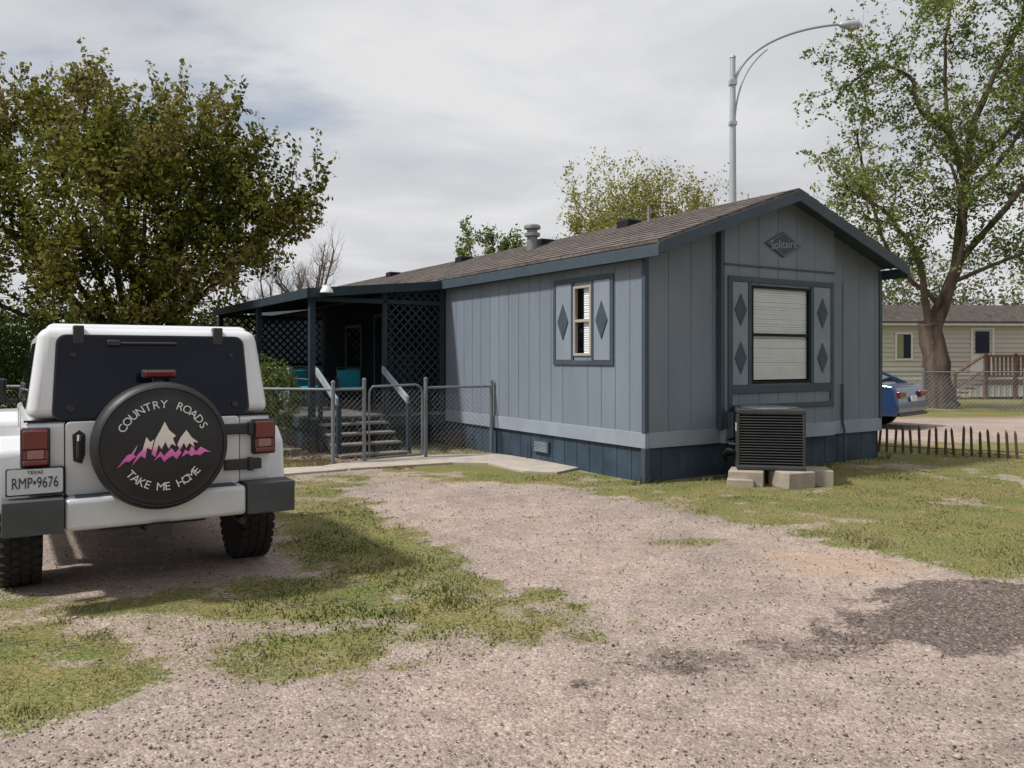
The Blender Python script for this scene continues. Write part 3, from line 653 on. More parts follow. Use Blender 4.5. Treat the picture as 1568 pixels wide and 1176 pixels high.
for sx in (-1,1):
    x0,x1=sorted((sx*.635,sx*.80))
    B().box((x0,-.80,.905),(x1,-.70,1.155)).done('tail_light_housing',BLACK,J,.012)
    B().box((x0+.012,-.822,1.02),(x1-.012,-.79,1.143)).box((x0+.012,-.822,.917),(x1-.012,-.79,.955)).done('tail_light_lens',RED,J,.01)
    B().box((x0+.035,-.819,.958),(x1-.035,-.79,1.017)).done('reverse_light',CLEAR,J,.006)
    B().box((x0+.012,-.816,.958),(x0+.034,-.79,1.017)).box((x1-.034,-.816,.958),(x1-.012,-.79,1.017)).done('side_marker',RED,J)
    b=B(); q=[(-.60,.60),(-.54,.98),(-.40,1.08),(.40,1.08),(.58,.95),(.72,.60),(.62,.60),(.50,.88),(.36,.99),(-.36,.99),(-.46,.90),(-.52,.60)]
    b.prism(q,'x',sx*.76,sx*.935); b.done('rear_fender_flare',WHITE,J,.03,seg=3)
    b=B(); q=[(2.25,.62),(2.38,.98),(2.55,1.08),(3.45,1.06),(3.58,.95),(3.62,.85),(3.5,.86),(3.36,.98),(2.62,.99),(2.48,.90),(2.36,.62)]
    b.prism(q,'x',sx*.60,sx*.935); b.done('front_fender_flare',WHITE,J,.03,seg=3)
    b=B()
    for ya,yb in ((-.55,.22),(.32,1.02),(1.12,1.72)):
        def P(y,z):
            t=(z-1.20)/.6; return (sx*(.772-.085*t+.006),y,z)
        vs=[P(ya,1.26),P(yb,1.26),P(yb-(.12 if yb>1.5 else 0),1.70),P(ya+(.03),1.70)]
        b.add(vs,[(0,1,2,3)])
    b.done('side_glass',TINT,J)
    b=B(); b.box((sx*.78,.27,.62),(sx*.777,.285,1.19)); b.box((sx*.78,1.07,.62),(sx*.777,1.085,1.19)); b.done('door_gaps',DARKIN,J)
    b=B(); xx=sorted((sx*.86,sx*1.05)); b.box((xx[0],1.62,1.22),(xx[1],1.72,1.42)); b.box((min(sx*.76,sx*.9),1.64,1.20),(max(sx*.76,sx*.9),1.69,1.24)); b.done('side_mirror',BLACK,J,.03)
    xx=sorted((sx*.72,sx*.86)); B().box((xx[0],.5,.45),(xx[1],2.3,.50)).done('side_step',BLACK,J,.02)
b=B(); b.add([(-.66,1.99,1.24),(.66,1.99,1.24),(.60,1.62,1.74),(-.60,1.62,1.74)],[(0,1,2,3)]); b.done('windscreen',TINT,J)
b=B(); b.prism([(-.56,.50),(-.56,.705),(.56,.705),(.56,.50)],'y',-.93,-.76); b.done('bumper_centre',SILV,J,.03,seg=3)
b=B()
for sx in (-1,1):
    xs_=sorted((sx*.565,sx*.90)); b.box((xs_[0],-.935,.50),(xs_[1],-.70,.715))
b.box((-.5,-.90,.70),(.5,-.76,.712))
b.done('bumper_ends',GREYP,J,.035,seg=3)
Mp=lambda x,z,y:Matrix.Translation((x,y,z))@RX
B().prism(rrect(-.872,-.567,.745,.900,.012),'y',-.832,-.828).done('licence_plate',PLATE,J)
B().box((-.88,-.826,.735),(-.56,-.76,.905)).done('plate_bracket',BLACK,J,.006)
textmesh('plate_characters',[('RMP•9676',.078,Mp(-.72,.812,-.835)@Matrix.Diagonal((.78,1.25,1,1))),('TEXAS',.03,Mp(-.72,.880,-.835))],PLTXT,J)
b=B(); SC=(0,-.0,1.02)
prof=[(.0,-.80),(.36,-.80),(.405,-.82),(.42,-.86),(.422,-.96),(.41,-1.01),(.385,-1.035),(.36,-1.04),(.345,-1.036),(.33,-1.045),(.0,-1.052)]
b.lathe(prof,SC,'y',64); b.done('spare_wheel_cover',VINYL,J,smooth=True,ang=50)
b=B(); b.tube([(0.385*math.cos(a),-1.040,1.02+.385*math.sin(a)) for a in np.linspace(0,2*math.pi,49)],.005,5,cap=False); b.done('cover_piping',BLACK,J,smooth=True)
b=B(); b.box((-.15,-.80,.92),(.15,-.765,1.15)); b.box((-.03,-.84,1.14),(.03,-.76,1.47)); b.done('spare_carrier',BLACK,J,.01)
B().box((-.105,-.89,1.465),(.105,-.80,1.52)).done('third_brake_light_housing',BLACK,J,.01); B().box((-.095,-.9,1.472),(.095,-.88,1.512)).done('third_brake_light',RED,J,.008)
items=[]
def arc(s,rad,a0,a1,top,size):
    n=len(s)
    for i,ch in enumerate(s):
        if ch==' ': continue
        a=a0+(a1-a0)*i/(n-1); th=R(a)
        if top: x=rad*math.sin(th); z=rad*math.cos(th); rot=th
        else: x=rad*math.sin(th); z=-rad*math.cos(th); rot=-th
        items.append((ch,size,Matrix.Translation((x,-1.052,1.02+z))@Matrix.Rotation(rot,4,'Y')@RX))
arc('COUNTRY ROADS',.275,-62,62,True,.074); arc('TAKE ME HOME',.262,-50,50,False,.074)
textmesh('cover_lettering',items,TXT,J)
m,nt,bs=newmat('mountain_print'); tc=nt.nodes.new('ShaderNodeTexCoord'); sx_=nt.nodes.new('ShaderNodeSeparateXYZ'); rp=nt.nodes.new('ShaderNodeValToRGB'); mr=nt.nodes.new('ShaderNodeMapRange')
mr.inputs[1].default_value=.90; mr.inputs[2].default_value=1.16; nt.links.new(tc.outputs['Object'],sx_.inputs[0]); nt.links.new(sx_.outputs[2],mr.inputs[0]); nt.links.new(mr.outputs[0],rp.inputs[0])
cr=rp.color_ramp; cr.elements[0].color=(.58,.06,.30,1); cr.elements[1].color=(.70,.70,.60,1); e=cr.elements.new(.35); e.color=(.68,.17,.46,1); e=cr.elements.new(.52); e.color=(.70,.62,.61,1)
nt.links.new(rp.outputs[0],bs.inputs['Base Color']); bs.inputs['Roughness'].default_value=.6
b=B()
def mt(pts): b.prism([((x-256)*.0038,1.02-(y-680)*.0043) for x,y in pts],'y',-1.0555,-1.050)
mt([(182,709),(198,690),(205,688),(214,676),(208,690),(212,692),(201,700),(196,699)])
mt([(205,706),(214,690),(222,683),(228,664),(234,672),(240,668),(236,684),(229,680),(226,696),(219,692)])
mt([(236,690),(242,668),(250,655),(257,642),(264,655),(275,664),(270,668),(275,680),(268,676),(263,684),(258,672),(252,684),(247,676),(242,695)])
mt([(240,700),(250,687),(256,694),(262,688),(268,683),(274,690),(280,684),(284,690),(276,700),(270,694),(262,698),(256,703),(250,694)])
mt([(277,678),(282,668),(292,656),(301,668),(312,676),(303,675),(306,684),(297,676),(292,684),(288,675),(282,686)])
mt([(284,697),(290,686),(296,690),(301,681),(308,690),(316,683),(333,692),(322,691),(315,696),(306,694),(300,697),(294,692)])
b.done('cover_mountain_print',m,J)
def wheel(x,y,sx):
    b=B(); r=.395
    b.lathe([(.24,-.12),(.33,-.128),(.375,-.12),(r,-.10),(r,.10),(.375,.12),(.33,.128),(.24,.12)],(x,y,r),'x',40)
    for k in range(36):
        a=2*math.pi*k/36
        for j,(xo,ww) in enumerate(((-.095,.028),(-.035,.022),(.03,.022),(.095,.028))):
            aa=a+(j%2)*math.pi/36; rot=Matrix.Rotation(aa,3,'X')
            c=Vector((x+xo,y,r))+rot@Vector((0,0,r+.002))
            b.box((c.x-ww,c.y-.022,c.z-.008),(c.x+ww,c.y+.022,c.z+.008),rot=rot)
    b.done('tyre',TYRE,J,smooth=True,ang=30)
    b=B(); o=sx*.10; b.lathe([(.245,o-.01),(.235,o+sx*.02),(.20,o),(.08,o-sx*.02),(.05,o+sx*.015),(0,o+sx*.015)],(x,y,r),'x',24); b.lathe([(.24,-sx*.11),(.22,-sx*.05),(0,-sx*.05)],(x,y,r),'x',24)
    b.done('rim',GREYP,J,smooth=True)
for sx in (-1,1): wheel(sx*.785,0,sx); wheel(sx*.785,2.95,sx)
b=B(); b.box((-.42,-.70,.50),(-.34,3.3,.60)); b.box((.34,-.70,.50),(.42,3.3,.60)); b.box((-.72,-.6,.58),(.72,2.9,.64)); b.tube([(-.7,0,.40),(-.2,0,.40),(.7,0,.40)],.045,10); b.lathe([(.03,-.14),(.11,-.08),(.13,.0),(.10,.1),(.03,.14)],(.08,0,.40),'y',16)
b.box((-.06,-.98,.42),(.06,-.6,.50)); b.box((-.34,-.66,.44),(.34,-.60,.50)); b.lathe([(.10,-.30),(.10,.30)],(.05,-.45,.50),'x',16)
b.tube([(.45,-.45,.48),(.55,-.5,.46),(.56,-.82,.44)],.03,10); b.box((-.5,1.0,.36),(-.05,2.0,.56)); b.box((.1,1.2,.36),(.5,2.4,.56)); b.tube([(-.5,.1,.4),(-.52,-.02,.85)],.03,8); b.tube([(.5,.1,.4),(.52,-.02,.85)],.03,8)
b.tube([(-.70,2.95,.40),(.70,2.95,.40)],.045,10); b.box((-.7,3.45,.45),(.7,3.62,.65)); b.box((-.60,-.1,.64),(.60,.6,1.0))
b.done('underbody',BLACK,J,.005)
b=B(); b.box((-.33,-.72,.47),(.33,-.67,.51)); b.tube([(-.30,-.05,.44),(-.33,-.05,.62)],.06,12); b.tube([(.42,-.05,.44),(.44,-.05,.62)],.06,12); b.done('springs_and_tank',RUST,J)
b=B()
for i in range(7): b.box((-.3+i*.088,3.44,.74),(-.25+i*.088,3.47,1.06))
b.done('grille_slots',DARKIN,J)
# ---------------------------------------------------------------- blue car
C=empty('blue_sedan',(9.10,18.55,0),math.atan2(.70,.72))
b=B(); side=[(0.02,.30),(-.02,.45),(.0,.62),(.05,.88),(.12,.98),(.45,1.02),(1.0,1.03),(3.0,.98),(4.1,.86),(4.42,.72),(4.5,.45),(4.45,.25),(3.95,.22)]
def arch(c): return [(c+.34*math.cos(R(a)),.30+.34*math.sin(R(a))) for a in range(0,181,20)]
pl=side+arch(3.62)[0:]+arch(.95)
n=len(pl)
def ins(p,x):
    t=max(0,(p[1]-.6)/.45); return x*(1-.06*t)
vs=[(ins(p,-.87),p[0],p[1]) for p in pl]+[(ins(p,.87),p[0],p[1]) for p in pl]
b.add(vs,[tuple(range(n)),tuple(range(2*n-1,n-1,-1))]+[(i,i+n,(i+1)%n+n,(i+1)%n) for i in range(n)]); b.done('body',BLUECAR,C,.05,seg=3)
b=B(); gp=[(.42,1.0),(1.25,1.40),(1.9,1.44),(2.5,1.38),(3.35,.98)]
vs=[];n=5
for s_ in (-1,1):
    for p in gp: vs.append((s_*(.80-.30*(p[1]-1.0)/.44*.6),p[0],p[1]))
b.add(vs,[tuple(range(n)),tuple(range(2*n-1,n-1,-1))]+[(i,i+n,(i+1)%n+n,(i+1)%n) for i in range(n)]); b.done('greenhouse_glass',TINT,C,.04)
b=B(); b.prism([(1.22,1.395),(1.9,1.45),(2.5,1.395),(2.5,1.36),(1.22,1.36)],'x',-.62,.62)
for s_ in (-1,1):
    b.tube([(s_*.80,.40,1.0),(s_*.635,1.25,1.40)],.035,6); b.tube([(s_*.80,3.35,.98),(s_*.64,2.5,1.38)],.03,6); b.tube([(s_*.80,1.95,1.0),(s_*.625,1.9,1.42)],.03,6); b.tube([(s_*.635,1.25,1.40),(s_*.625,1.9,1.43),(s_*.64,2.5,1.38)],.03,6)
b.done('roof',BLUECAR,C,.02)
for s_ in (-1,1):
    xx=sorted((s_*.45,s_*.82)); B().box((xx[0],-.035,.70),(xx[1],.12,.85)).done('tail_light',RED,C,.02)
    for yy in (.95,3.62):
        b=B(); b.lathe([(.18,-.1),(.30,-.11),(.32,-.08),(.32,.08),(.30,.11),(.18,.1)],(s_*.76,yy,.32),'x',24); b.done('tyre',TYRE,C,smooth=True)
        b=B(); b.lathe([(.19,s_*.09),(.17,s_*.10),(.05,s_*.085),(0,s_*.09)],(s_*.76,yy,.32),'x',20); b.done('wheel_cover',VENTM,C,smooth=True)
B().box((-.16,-.045,.62),(.16,-.02,.74)).done('licence_plate',PLATE,C,.004)
b=B(); b.box((-.8,-.06,.30),(.8,.1,.36)); b.done('bumper_lower',BLACK,C,.02)
# ---------------------------------------------------------------- street lamp
S=empty('street_lamp',(6.22,23,0)); b=B(); b.tube([(0,0,-.1),(0,0,5),(0,0,10.05)],[.13,.105,.075],14); b.lathe([(.09,10.05),(.08,10.1),(0,10.14)],(0,0,0),'z',12); b.lathe([(.2,0),(.2,.05),(.14,.08)],(0,0,0),'z',16)
def bez(p0,p1,p2,p3,n=18):
    out=[]
    for i in range(n+1):
        t=i/n; out.append(Vector(p0)*(1-t)**3+Vector(p1)*3*t*(1-t)**2+Vector(p2)*3*t*t*(1-t)+Vector(p3)*t**3)
    return out
b.tube(bez((.05,0,9.35),(.25,0,10.3),(1.5,-.1,10.85),(2.95,-.2,10.92)),.04,8)
b.tube(bez((.05,0,8.2),(.1,0,9.3),(.45,0,9.9),(.95,-.07,10.27)),.025,8); b.box((-.1,-.1,9.28),(.1,.1,9.42)); b.box((-.1,-.1,8.15),(.1,.1,8.25))
b.done('pole_and_arm',POLE,S,smooth=True,ang=40)
b=B()
b.lathe([(.03,0),(.09,.08),(.12,.25),(.14,.45),(.10,.58),(0,.6)],(2.9,-.2,10.90),'x',14); b.done('lamp_head',POLE,S,smooth=True)
b=B(); b.lathe([(.13,10.84),(.12,10.78),(.07,10.74),(0,10.73)],(3.28,-.2,0),'z',14); b.done('lamp_glass',CREAM,S,smooth=True)
# ---------------------------------------------------------------- picket stakes
PK=empty('low_picket_fence'); b=B(); n=30; pa=Vector((6.15,14.0,0)); pb=Vector((9.3,12.15,0))
for i in range(n):
    p=pa.lerp(pb,i/(n-1)); h=.42+random.random()*.08; l=(random.random()-.5)*.13; l2=(random.random()-.5)*.07
    b.tube([p+Vector((0,0,-.02)),p+Vector((l*.8,l2,h-.05)),p+Vector((l,l2,h))],[.023,.022,.006],5)
b.tube([pa+Vector((0,.02,.10)),pb+Vector((0,.02,.11))],.007,4)
b.done('stakes',STAKE,PK)
# ---------------------------------------------------------------- neighbour home
NH=empty('beige_mobile_home',(15.0,33.5,0),R(4))
b=B(); z=.7; x0,x1=-2.5,13
while z<2.95:
    b.add([(x0,0,z),(x1,0,z),(x1,.03,z+.19),(x0,.03,z+.19),(x0,.03,z),(x1,.03,z)],[(0,1,2,3),(0,4,5,1)]); z+=.19
b.box((x0,.032,.7),(x1,4.3,2.98)); b.done('lap_siding',BEIGE,NH)
b=B(); b.box((x0,.05,-.05),(x1,4.25,.7))
k=x0
while k<x1: b.box((k,.035,.0),(k+.02,.055,.7)); k+=.25
b.box((x0-.1,-.25,2.93),(x1+.1,-.2,3.08)); b.box((x0-.1,-.2,2.95),(x1+.1,.02,2.98)); b.done('skirt_and_fascia',WHITEP,NH)
b=B(); b.prism([(-.28,3.03),(2.15,3.85),(4.6,3.03),(4.6,3.10),(2.15,3.93),(-.28,3.10)],'x',x0-.15,x1+.15); b.done('roof',shingles('brown_shingles',.62),NH)
b=B()
for u0,u1,z0,z1 in ((.75,1.5,1.5,2.65),(4.0,5.0,.9,2.85),(6.5,7.8,1.4,2.6)):
    b.box((u0,-.02,z0),(u0+.08,0.02,z1)); b.box((u1-.08,-.02,z0),(u1,.02,z1)); b.box((u0+.08,-.02,z0),(u1-.08,.02,z0+.08)); b.box((u0+.08,-.02,z1-.08),(u1-.08,.02,z1))
b.box((4.08,-.01,.98),(4.92,.015,1.7)); b.done('window_trim',WHITEP,NH)
b=B(); b.box((.83,-.005,1.58),(1.42,.015,2.57)); b.box((4.2,-.005,1.8),(4.8,.01,2.7)); b.box((6.58,-.005,1.48),(7.72,.015,2.52)); b.done('window_panes',TINT,NH)
b=B(); b.box((.85,-.012,1.6),(1.1,-.006,2.55)); b.done('curtain',mat('curtain_yellow',(.26,.27,.13),.8),NH)
DK=empty('wooden_deck',(18.2,31.4,0),R(4)); b=B(); b.box((0,0,.7),(4,1.9,.76)); b.box((0,0,.55),(4,.05,.7))
for xx in (0,1.2,2.4,3.6): b.box((xx,0,0),(xx+.12,.1,1.78))
b.box((0,0,1.63),(4,.08,1.72)); b.box((0,0,.85),(4,.06,.92)); k=.15
while k<3.9: b.box((k,.02,.85),(k+.08,.05,1.66)); k+=.17
for i in range(4): b.box((-.3*(i+1),.1,.55-i*.16),(-.3*i,1.3,.6-i*.16))
b.tube([(-1.2,.1,.95),(0,.1,1.68)],.06,4); b.box((-1.2,.06,0),(-1.1,.14,1.0)); b.tube([(-1.2,.1,.4),(0,.1,1.1)],.04,4)
b.done('deck_boards',REDWOOD,DK)
F2=empty('chain_link_fence'); rails=B(); wires=B()
pts=[Vector((9.5,24.6,0)),Vector((12.3,24.4,0)),Vector((15.2,24.2,0)),Vector((18.0,24.0,0)),Vector((22,23.8,0))]
for p in pts: post(p,1.25,.035)
for p,q in zip(pts,pts[1:]):
    rails.tube([p+Vector((0,0,1.18)),q+Vector((0,0,1.18))],.024,6); mesh_panel(wires,p,q,.05,1.18,sp=.13,r=.0045)
rails.done('posts_and_rails',GALV,F2); wires.done('wire_mesh',GALV,F2)
# ---------------------------------------------------------------- trees
def leaves(name,C_,size,pal,parent,m=LEAF,clump=1.2,seed=1,asp=.55):
    C_=np.asarray(C_); n=len(C_)
    A=rng.normal(size=(n,3)); A/=np.linalg.norm(A,axis=1)[:,None]; Bv=rng.normal(size=(n,3)); Bv-= (Bv*A).sum(1)[:,None]*A; Bv/=np.linalg.norm(Bv,axis=1)[:,None]
    s=size*(.6+.8*rng.random(n))[:,None]
    V=np.stack([C_-A*s*.5,C_+Bv*s*asp*.5,C_+A*s*.5,C_-Bv*s*asp*.5],1)
    t=np.clip(.5+1.7*fbm(C_[:,0]*clump+C_[:,1]*.7,C_[:,2]*clump+C_[:,1]*.4,seed)+.4*(rng.random(n)-.5)*2,0,.999)
    pal=np.array(pal); k=t*(len(pal)-1); i=k.astype(int); f=(k-i)[:,None]; cc=pal[i]*(1-f)+pal[np.minimum(i+1,len(pal)-1)]*f
    cc=cc*(.75+.5*rng.random(n))[:,None]
    return npmesh(name,V.reshape(-1,3),np.arange(n*4).reshape(-1,4),m,parent,col=np.repeat(cc,4,0))
def rv():
    v=Vector((random.gauss(0,1),random.gauss(0,1),random.gauss(0,1))); return v.normalized()
def walk(p,d,L,n,jit,up):
    pts=[Vector(p)]; d=d.normalized()
    for i in range(n):
        d=(d+rv()*jit+Vector((0,0,up))).normalized(); pts.append(pts[-1]+d*(L/n))
    return pts
def atp(pts,t):
    k=t*(len(pts)-1); i=min(int(k),len(pts)-2); return pts[i].lerp(pts[i+1],k-i),(pts[i+1]-pts[i]).normalized()
def tree(name,guides,n1,L1,n2,L2,nl,ls,pal,bark,seed,up1=.1,up2=.15,clump=1.2,start=.35,spread=.04,asp=.55,outw=.9,fill=None,rsec=1.0,shoots=0,sr=1.0,fth=-.04):
    random.seed(seed); T=empty(name); wood=B(); LC=[]
    for g,r0,r1,dens in guides:
        pts=[Vector(p) for p in g]; sm=[]
        for i in range(len(pts)-1):
            for k in range(4):
                t=k/4; p0=pts[max(i-1,0)];p1=pts[i];p2=pts[i+1];p3=pts[min(i+2,len(pts)-1)]
                q=.5*((2*p1)+(p2-p0)*t+(2*p0-5*p1+4*p2-p3)*t*t+(3*p1-p0-3*p2+p3)*t**3)
                if i+k>0: q=q+rv()*min(r0,.12)*.35
                sm.append(q)
        sm.append(pts[-1]); m=len(sm)
        wood.tube(sm,[(r0+(r1-r0)*(i/(m-1))**.7)*(1+.12*(random.random()-.5)) for i in range(m)],9)
        if dens==0: continue
        for a in range(int(n1*dens)):
            t=start+(1-start)*random.random()**.8 if a>1 else 1.0
            p,d=atp(sm,t); dd=(d*.5+rv()*outw+Vector((0,0,.15))).normalized(); L=L1*(.55+.7*random.random())
            b1=walk(p,dd,L,5,.22,up1); ra=max(.012,r1*.6)*rsec; wood.tube(b1,[ra*(1-.8*i/5) for i in range(6)],4,cap=False)
            for c in range(n2):
                t2=.2+.8*random.random() if c else 1.0
                q,e=atp(b1,t2); ee=(e*.6+rv()*.9).normalized(); L_=L2*(.5+.8*random.random()); b2=walk(q,ee,L_,3,.25,up2)
                wood.tube(b2,[ra*.30,ra*.24,ra*.18,ra*.1],3,cap=False)
                nn=int(nl*(.5+random.random()))
                for _ in range(nn):
                    x,_e=atp(b2,.15+.85*random.random()); LC.append(tuple(x+rv()*spread*(.3+random.random())))
        for a in range(int(shoots*dens)):
            p=sm[-1]+Vector((random.gauss(0,sr),random.gauss(0,sr*.7),random.uniform(-.2,.7)*sr)); b1=walk(p,Vector((random.gauss(0,.35),random.gauss(0,.3),1)),random.uniform(.5,1.05),5,.12,.1)
            wood.tube(b1,[.009,.008,.006,.005,.004,.002],3,cap=False)
            for _ in range(32):
                x,_e=atp(b1,.1+.9*random.random()); LC.append(tuple(x+rv()*.11*(.3+random.random())))
    wood.done('trunk_and_limbs',bark,T,smooth=True,ang=80)
    if fill:
        for (x,y,z,r,n_) in fill:
            u=rng.normal(size=(n_,3)); u/=np.linalg.norm(u,axis=1)[:,None]; u*=(rng.random(n_)**.45)[:,None]
            P=np.stack([x+u[:,0]*r,y+u[:,1]*r*.8,z+u[:,2]*r*.85],1); kk=fbm(P[:,0]*2.2+P[:,1]*1.1,P[:,2]*2.2+P[:,1]*.7,seed+3,3)>fth
            LC+=[tuple(p) for p in P[kk]]
    if nl: leaves('foliage',LC,ls,pal,T,clump=clump,seed=seed,asp=asp)
    return len(LC)
PALL=[(.045,.056,.013),(.100,.115,.022),(.170,.178,.036),(.235,.222,.055),(.23,.175,.085)]
base=(-8.4,18,0)
gd=[([base,(-8.4,18,.9),(-8.35,18,1.7)],.30,.22,0)]
LB=((-9.2,17.6,6.8,1.5,1),(-7.0,18,6.5,1.3,1),(-10.5,18.3,6.8,1.4,1),(-5.7,17.5,5.2,1.2,.9),(-8.3,16.4,5.0,2.2,1.2),(-10.8,17,4.6,1.8,1),(-6.3,17.0,3.9,1.4,.9),(-4.95,18.0,4.8,.8,.6),(-9.4,16.6,3.3,1.6,1),(-12.2,18.2,5.4,1.8,1),(-7.5,19.5,5.6,1.6,.8),(-7.4,16.6,5.8,1.2,.8),(-12,17,3.2,1.6,.9),(-7.6,17,2.9,1.2,.7),(-9.6,19.3,5.8,1.6,.7),(-5.5,17.4,4.2,1.1,.6),(-8.3,17.5,6.0,1.3,.8),(-11.9,18,6.7,1.3,.7),(-6.3,17.6,5.9,1.0,.6))
for x,y,z,r,dn in LB:
    mid=(-8.35+(x+8.35)*.45,18+(y-18)*.4,1.7+(z-1.7)*.42)
    gd.append(([(-8.35,18,1.55),mid,(x,y,z)],.10,.022,dn))
nL=tree('leafy_shade_tree',gd,14,1.2,8,.6,17,.112,PALL,BARK,5,up1=.15,up2=.3,clump=1.3,start=.35,spread=.08,fill=[(x,y,z-.1,r*.9,int(2700*dn)) for x,y,z,r,dn in LB],shoots=18,sr=.7,fth=-.08)
PALR=[(.070,.110,.024),(.12,.17,.038),(.18,.225,.06),(.25,.275,.10)]
Y0=26
gr_=[([(13.8,Y0,-.1),(13.66,Y0,.3),(13.52,Y0,1.4),(13.3,Y0,2.7)],.52,.36,0),
 ([(13.35,Y0,2.4),(14.1,Y0,4.4),(14.4,Y0,6.8),(14.9,Y0+.3,9.2),(16.2,Y0+.3,12.0),(16.8,Y0,14)],.24,.05,2.0),
 ([(13.3,Y0,2.5),(12.8,Y0-.3,4.6),(11.8,Y0-.6,5.9),(10.7,Y0-.8,6.7)],.14,.04,1.3),
 ([(14.5,Y0,6.8),(13.8,Y0-.3,8.6),(12.8,Y0-.5,9.3),(12.4,Y0-.5,10.4),(11.3,Y0-.8,10.6),(10.4,Y0-.8,10.0)],.13,.03,1.4),
 ([(14.2,Y0,4.6),(15.6,Y0-1,6.8),(17.2,Y0-1,9.0),(19,Y0,11)],.13,.035,1.9),
 ([(14.6,Y0,7.5),(16.2,Y0+.6,9),(17.6,Y0,10.5),(18.6,Y0,13)],.12,.04,1.5),
 ([(13.8,Y0-.3,8.6),(13.8,Y0,10.5),(13.6,Y0-.5,12.0),(14.2,Y0,13.6)],.08,.025,1.1),
 ([(13.4,Y0,3.0),(13.8,Y0-1,5),(13.4,Y0-1.4,7),(12.6,Y0-1.6,8)],.10,.03,1.0),
 ([(14.0,Y0,4.0),(15.5,Y0-1.6,4.8),(17,Y0-2,5.2)],.08,.025,1.3),
 ([(14.5,Y0,6.8),(15.4,Y0-1.3,8.5),(15.2,Y0-1.5,10.8)],.09,.03,1.1),
 ([(13.5,Y0,3.4),(12.4,Y0+.8,5.0),(11.6,Y0+.8,7.6),(11.0,Y0,8.6)],.09,.03,.8)]
nR=tree('cottonwood_tree',gr_,22,1.7,9,.75,14,.118,PALR,BARKL,9,up1=.02,up2=-.05,clump=.8,start=.3,spread=.13,rsec=.8,
 fill=[(15.0,Y0-.5,5.2,1.4,2200),(16.6,Y0-.5,7.0,1.7,3400),(14.6,Y0,8.6,1.4,800),(16.5,Y0,10.5,1.7,1300),(12.2,Y0,5.6,1.3,1300),(15.2,Y0-.5,6.6,1.3,2100),(17.6,Y0,8.8,1.7,2000),(13.4,Y0,6.4,1.1,900),(16.8,Y0-.5,5.0,1.2,1500)])
def bg(name,x,y,zt,r,pal,seed,nl=12,ls=.16,n1=12,bark=BARK,up=.25,fill=None):
    g=[([(x,y,-.1),(x+.1,y,zt*.25),(x,y,zt*.35)],.25,.18,0)]
    for k in range(9):
        a=k*2.4+seed; rr=r*(.25+.65*((k*.37)%1)); g.append(([(x,y,zt*.32),(x+rr*.5*math.cos(a),y+rr*.4*math.sin(a),zt*.55),(x+rr*math.cos(a),y+rr*.7*math.sin(a),zt*(.62+.26*((k*.61)%1)))],.1,.03,1))
    return tree(name,g,n1,r*.42,7,r*.24,nl,ls,pal,bark,seed,up1=up,up2=up,start=.3,spread=.22,fill=fill,fth=-.08)
PALY=[(.20,.20,.05),(.28,.28,.08),(.36,.34,.13)]
bg('willow_tree',6.3,36,9.9,4.2,PALY,21,nl=16,ls=.135,n1=16,bark=BARED,fill=[(6.3,36,7.7,2.7,9000),(4.4,36,6.9,1.7,4000),(8.4,36,6.9,1.8,4000)]); bg('willow_tree',3.6,38,8.4,2.2,PALY,23,nl=14,ls=.13,n1=12,bark=BARED)
bg('leafy_tree',-.6,42,8.8,2.0,PALR,22,ls=.16,nl=16,bark=BARED); bg('bare_tree',-8.7,35,7.2,2.0,PALR,24,nl=0,n1=14,up=.3,bark=BARED)
bg('bare_tree',-10.5,36,6.0,2.0,PALR,28,nl=0,n1=12,up=.3,bark=BARED)
def mass(name,specs,pal,dens,size):
    pts=[]
    for x,y,z,r,h in specs:
        n=int(dens*r*h); u=rng.normal(size=(n,3)); u/=np.linalg.norm(u,axis=1)[:,None]; u*=(rng.random(n)**.4)[:,None]
        k=fbm(u[:,0]*3+x,u[:,2]*3+y,4)>-.13; u=u[k]
        pts.append(np.stack([x+u[:,0]*r,y+u[:,1]*r*.7,z+u[:,2]*h],1))
    P=np.concatenate(pts); leaves(name,P,size,pal,None,clump=.6)
PALD=[(.06,.075,.03),(.10,.12,.055),(.16,.16,.10)]
sp_=[(x,62+random.random()*14,3.2,4.5+random.random()*2,3.0+random.random()*1.2) for x in range(-75,110,6)]
mass('distant_trees',sp_,PALD,120,.45)
mass('distant_trees',[(x,-34-random.random()*8,4.2,4.5,5) for x in range(-50,55,7)],PALD,60,.9)
mass('distant_trees',[(21+i*3.2,46+random.random()*4,5.0,2.6,3+random.random()*1.2) for i in range(8)]+[(13.2,46,3.5,1.8,2.2)],[(.10,.12,.06),(.16,.17,.09),(.24,.22,.14)],200,.24)
DG=[(.012,.022,.008),(.03,.045,.014),(.05,.07,.02)]
mass('evergreen_hedge',[(-14+i*1.1,20.5+random.random(),1.4,1.0,1.7+random.random()*.4) for i in range(7)]+[(-9.3,16.6,1.2,.9,1.3),(-10.6,16.2,1.3,1,1.6),(-8.2,16.8,1.2,.9,1.2)],DG,2200,.10)
mass('garden_shrub',[(-3.88,13.5,.95,.42,.64),(-4.3,13.8,1.05,.5,.66),(-4.8,14.6,.9,.6,.75),(-4.2,13.4,.4,.6,.42),(-6.0,14.4,.9,.8,.8)],[(.04,.060,.016),(.11,.145,.035),(.20,.22,.07)],8500,.06)
mass('garden_shrub',[(-3.75,12.75,.26,.35,.28),(-3.2,12.7,.18,.3,.2),(-1.0,14.2,.15,.4,.22)],[(.05,.03,.02),(.10,.06,.035),(.08,.09,.03)],9000,.03)
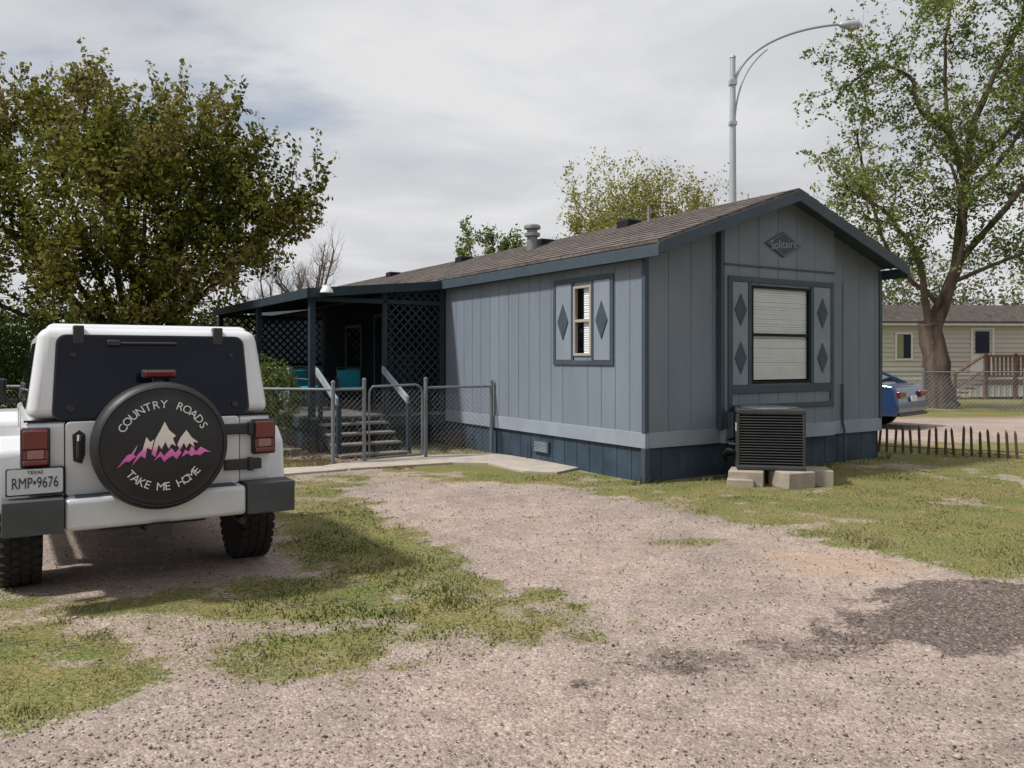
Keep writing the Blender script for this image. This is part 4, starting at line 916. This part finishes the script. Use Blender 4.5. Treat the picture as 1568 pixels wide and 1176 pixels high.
# ---------------------------------------------------------------- world
w=bpy.data.worlds.new('World'); scene.world=w; w.use_nodes=True; nt=w.node_tree; N=nt.nodes; L=nt.links; bgn=N['Background']
sunH=Vector((-.965,-.26,0)).normalized(); EL=R(54); az=math.atan2(sunH.x,sunH.y)
sd=Vector((sunH.x*math.cos(EL),sunH.y*math.cos(EL),math.sin(EL)))
sky=N.new('ShaderNodeTexSky'); sky.sky_type='NISHITA'; sky.sun_disc=False; sky.sun_elevation=EL; sky.sun_rotation=az
tc=N.new('ShaderNodeTexCoord'); sep=N.new('ShaderNodeSeparateXYZ'); L.new(tc.outputs['Generated'],sep.inputs[0])
def math_(op,a,b_=None):
    x=N.new('ShaderNodeMath'); x.operation=op
    for i,v in enumerate((a,b_)):
        if v is None: continue
        if isinstance(v,(int,float)): x.inputs[i].default_value=v
        else: L.new(v,x.inputs[i])
    return x.outputs[0]
zc=math_('ADD',math_('MAXIMUM',sep.outputs[2],0.0),.16); cx=math_('DIVIDE',sep.outputs[0],zc); cy=math_('DIVIDE',sep.outputs[1],zc)
cb=N.new('ShaderNodeCombineXYZ'); L.new(cx,cb.inputs[0]); L.new(cy,cb.inputs[1])
def sn(sc,det,off,ro=.55):
    mp=N.new('ShaderNodeMapping'); mp.inputs['Location'].default_value=off; mp.inputs['Scale'].default_value=(sc,sc*1.15,sc); L.new(cb.outputs[0],mp.inputs[0])
    n=N.new('ShaderNodeTexNoise'); n.inputs['Scale'].default_value=1; n.inputs['Detail'].default_value=det; n.inputs['Roughness'].default_value=ro; n.inputs['Distortion'].default_value=.3; L.new(mp.outputs[0],n.inputs['Vector']); return n.outputs['Fac']
def rampw(src,els):
    r=N.new('ShaderNodeValToRGB'); c=r.color_ramp; c.elements[0].position=els[0][0]; c.elements[0].color=(*els[0][1],1); c.elements[1].position=els[-1][0]; c.elements[1].color=(*els[-1][1],1)
    for p,q in els[1:-1]: e=c.elements.new(p); e.color=(*q,1)
    L.new(src,r.inputs[0]); return r.outputs[0]
cover=rampw(sn(.75,9,(3.1,1.7,0)),[(.30,(.45,)*3),(.38,(.88,)*3),(.45,(1,)*3)])
shade=rampw(sn(1.05,8,(7.3,4.2,0),.55),[(.32,(.66,.675,.715)),(.46,(.77,.78,.81)),(.62,(.92,.923,.935))])
dp=N.new('ShaderNodeVectorMath'); dp.operation='DOT_PRODUCT'; L.new(tc.outputs['Generated'],dp.inputs[0]); dp.inputs[1].default_value=tuple(sd)
glow=math_('ADD',math_('MULTIPLY',math_('POWER',math_('MAXIMUM',dp.outputs['Value'],0.0),5.0),8.0),8.4)
vm=N.new('ShaderNodeVectorMath'); vm.operation='SCALE'; L.new(glow,vm.inputs['Scale']); L.new(shade,vm.inputs[0])
mx=N.new('ShaderNodeMixRGB'); L.new(cover,mx.inputs[0]); L.new(sky.outputs[0],mx.inputs[1]); L.new(vm.outputs[0],mx.inputs[2]); L.new(mx.outputs[0],bgn.inputs['Color'])
bgn.inputs['Strength'].default_value=.10
ld=bpy.data.lights.new('sun','SUN'); ld.energy=4.3; ld.angle=R(4); ld.color=(1,.96,.91); lo=bpy.data.objects.new('sun',ld); link(lo)
lo.rotation_euler=(-sd).to_track_quat('-Z','Y').to_euler(); lo.location=(0,0,20)
# ---------------------------------------------------------------- camera
cd=bpy.data.cameras.new('camera'); cd.sensor_width=36; cd.lens=1250/1568*36; cd.shift_y=-40/1568; cd.clip_end=3000; co=bpy.data.objects.new('camera',cd); co.location=(0,0,1.6); co.rotation_euler=(R(90),0,0); link(co); scene.camera=co
scene.view_settings.view_transform='Standard'; scene.view_settings.look='None'; scene.view_settings.exposure=0
print('LEAVES',nL,nR)
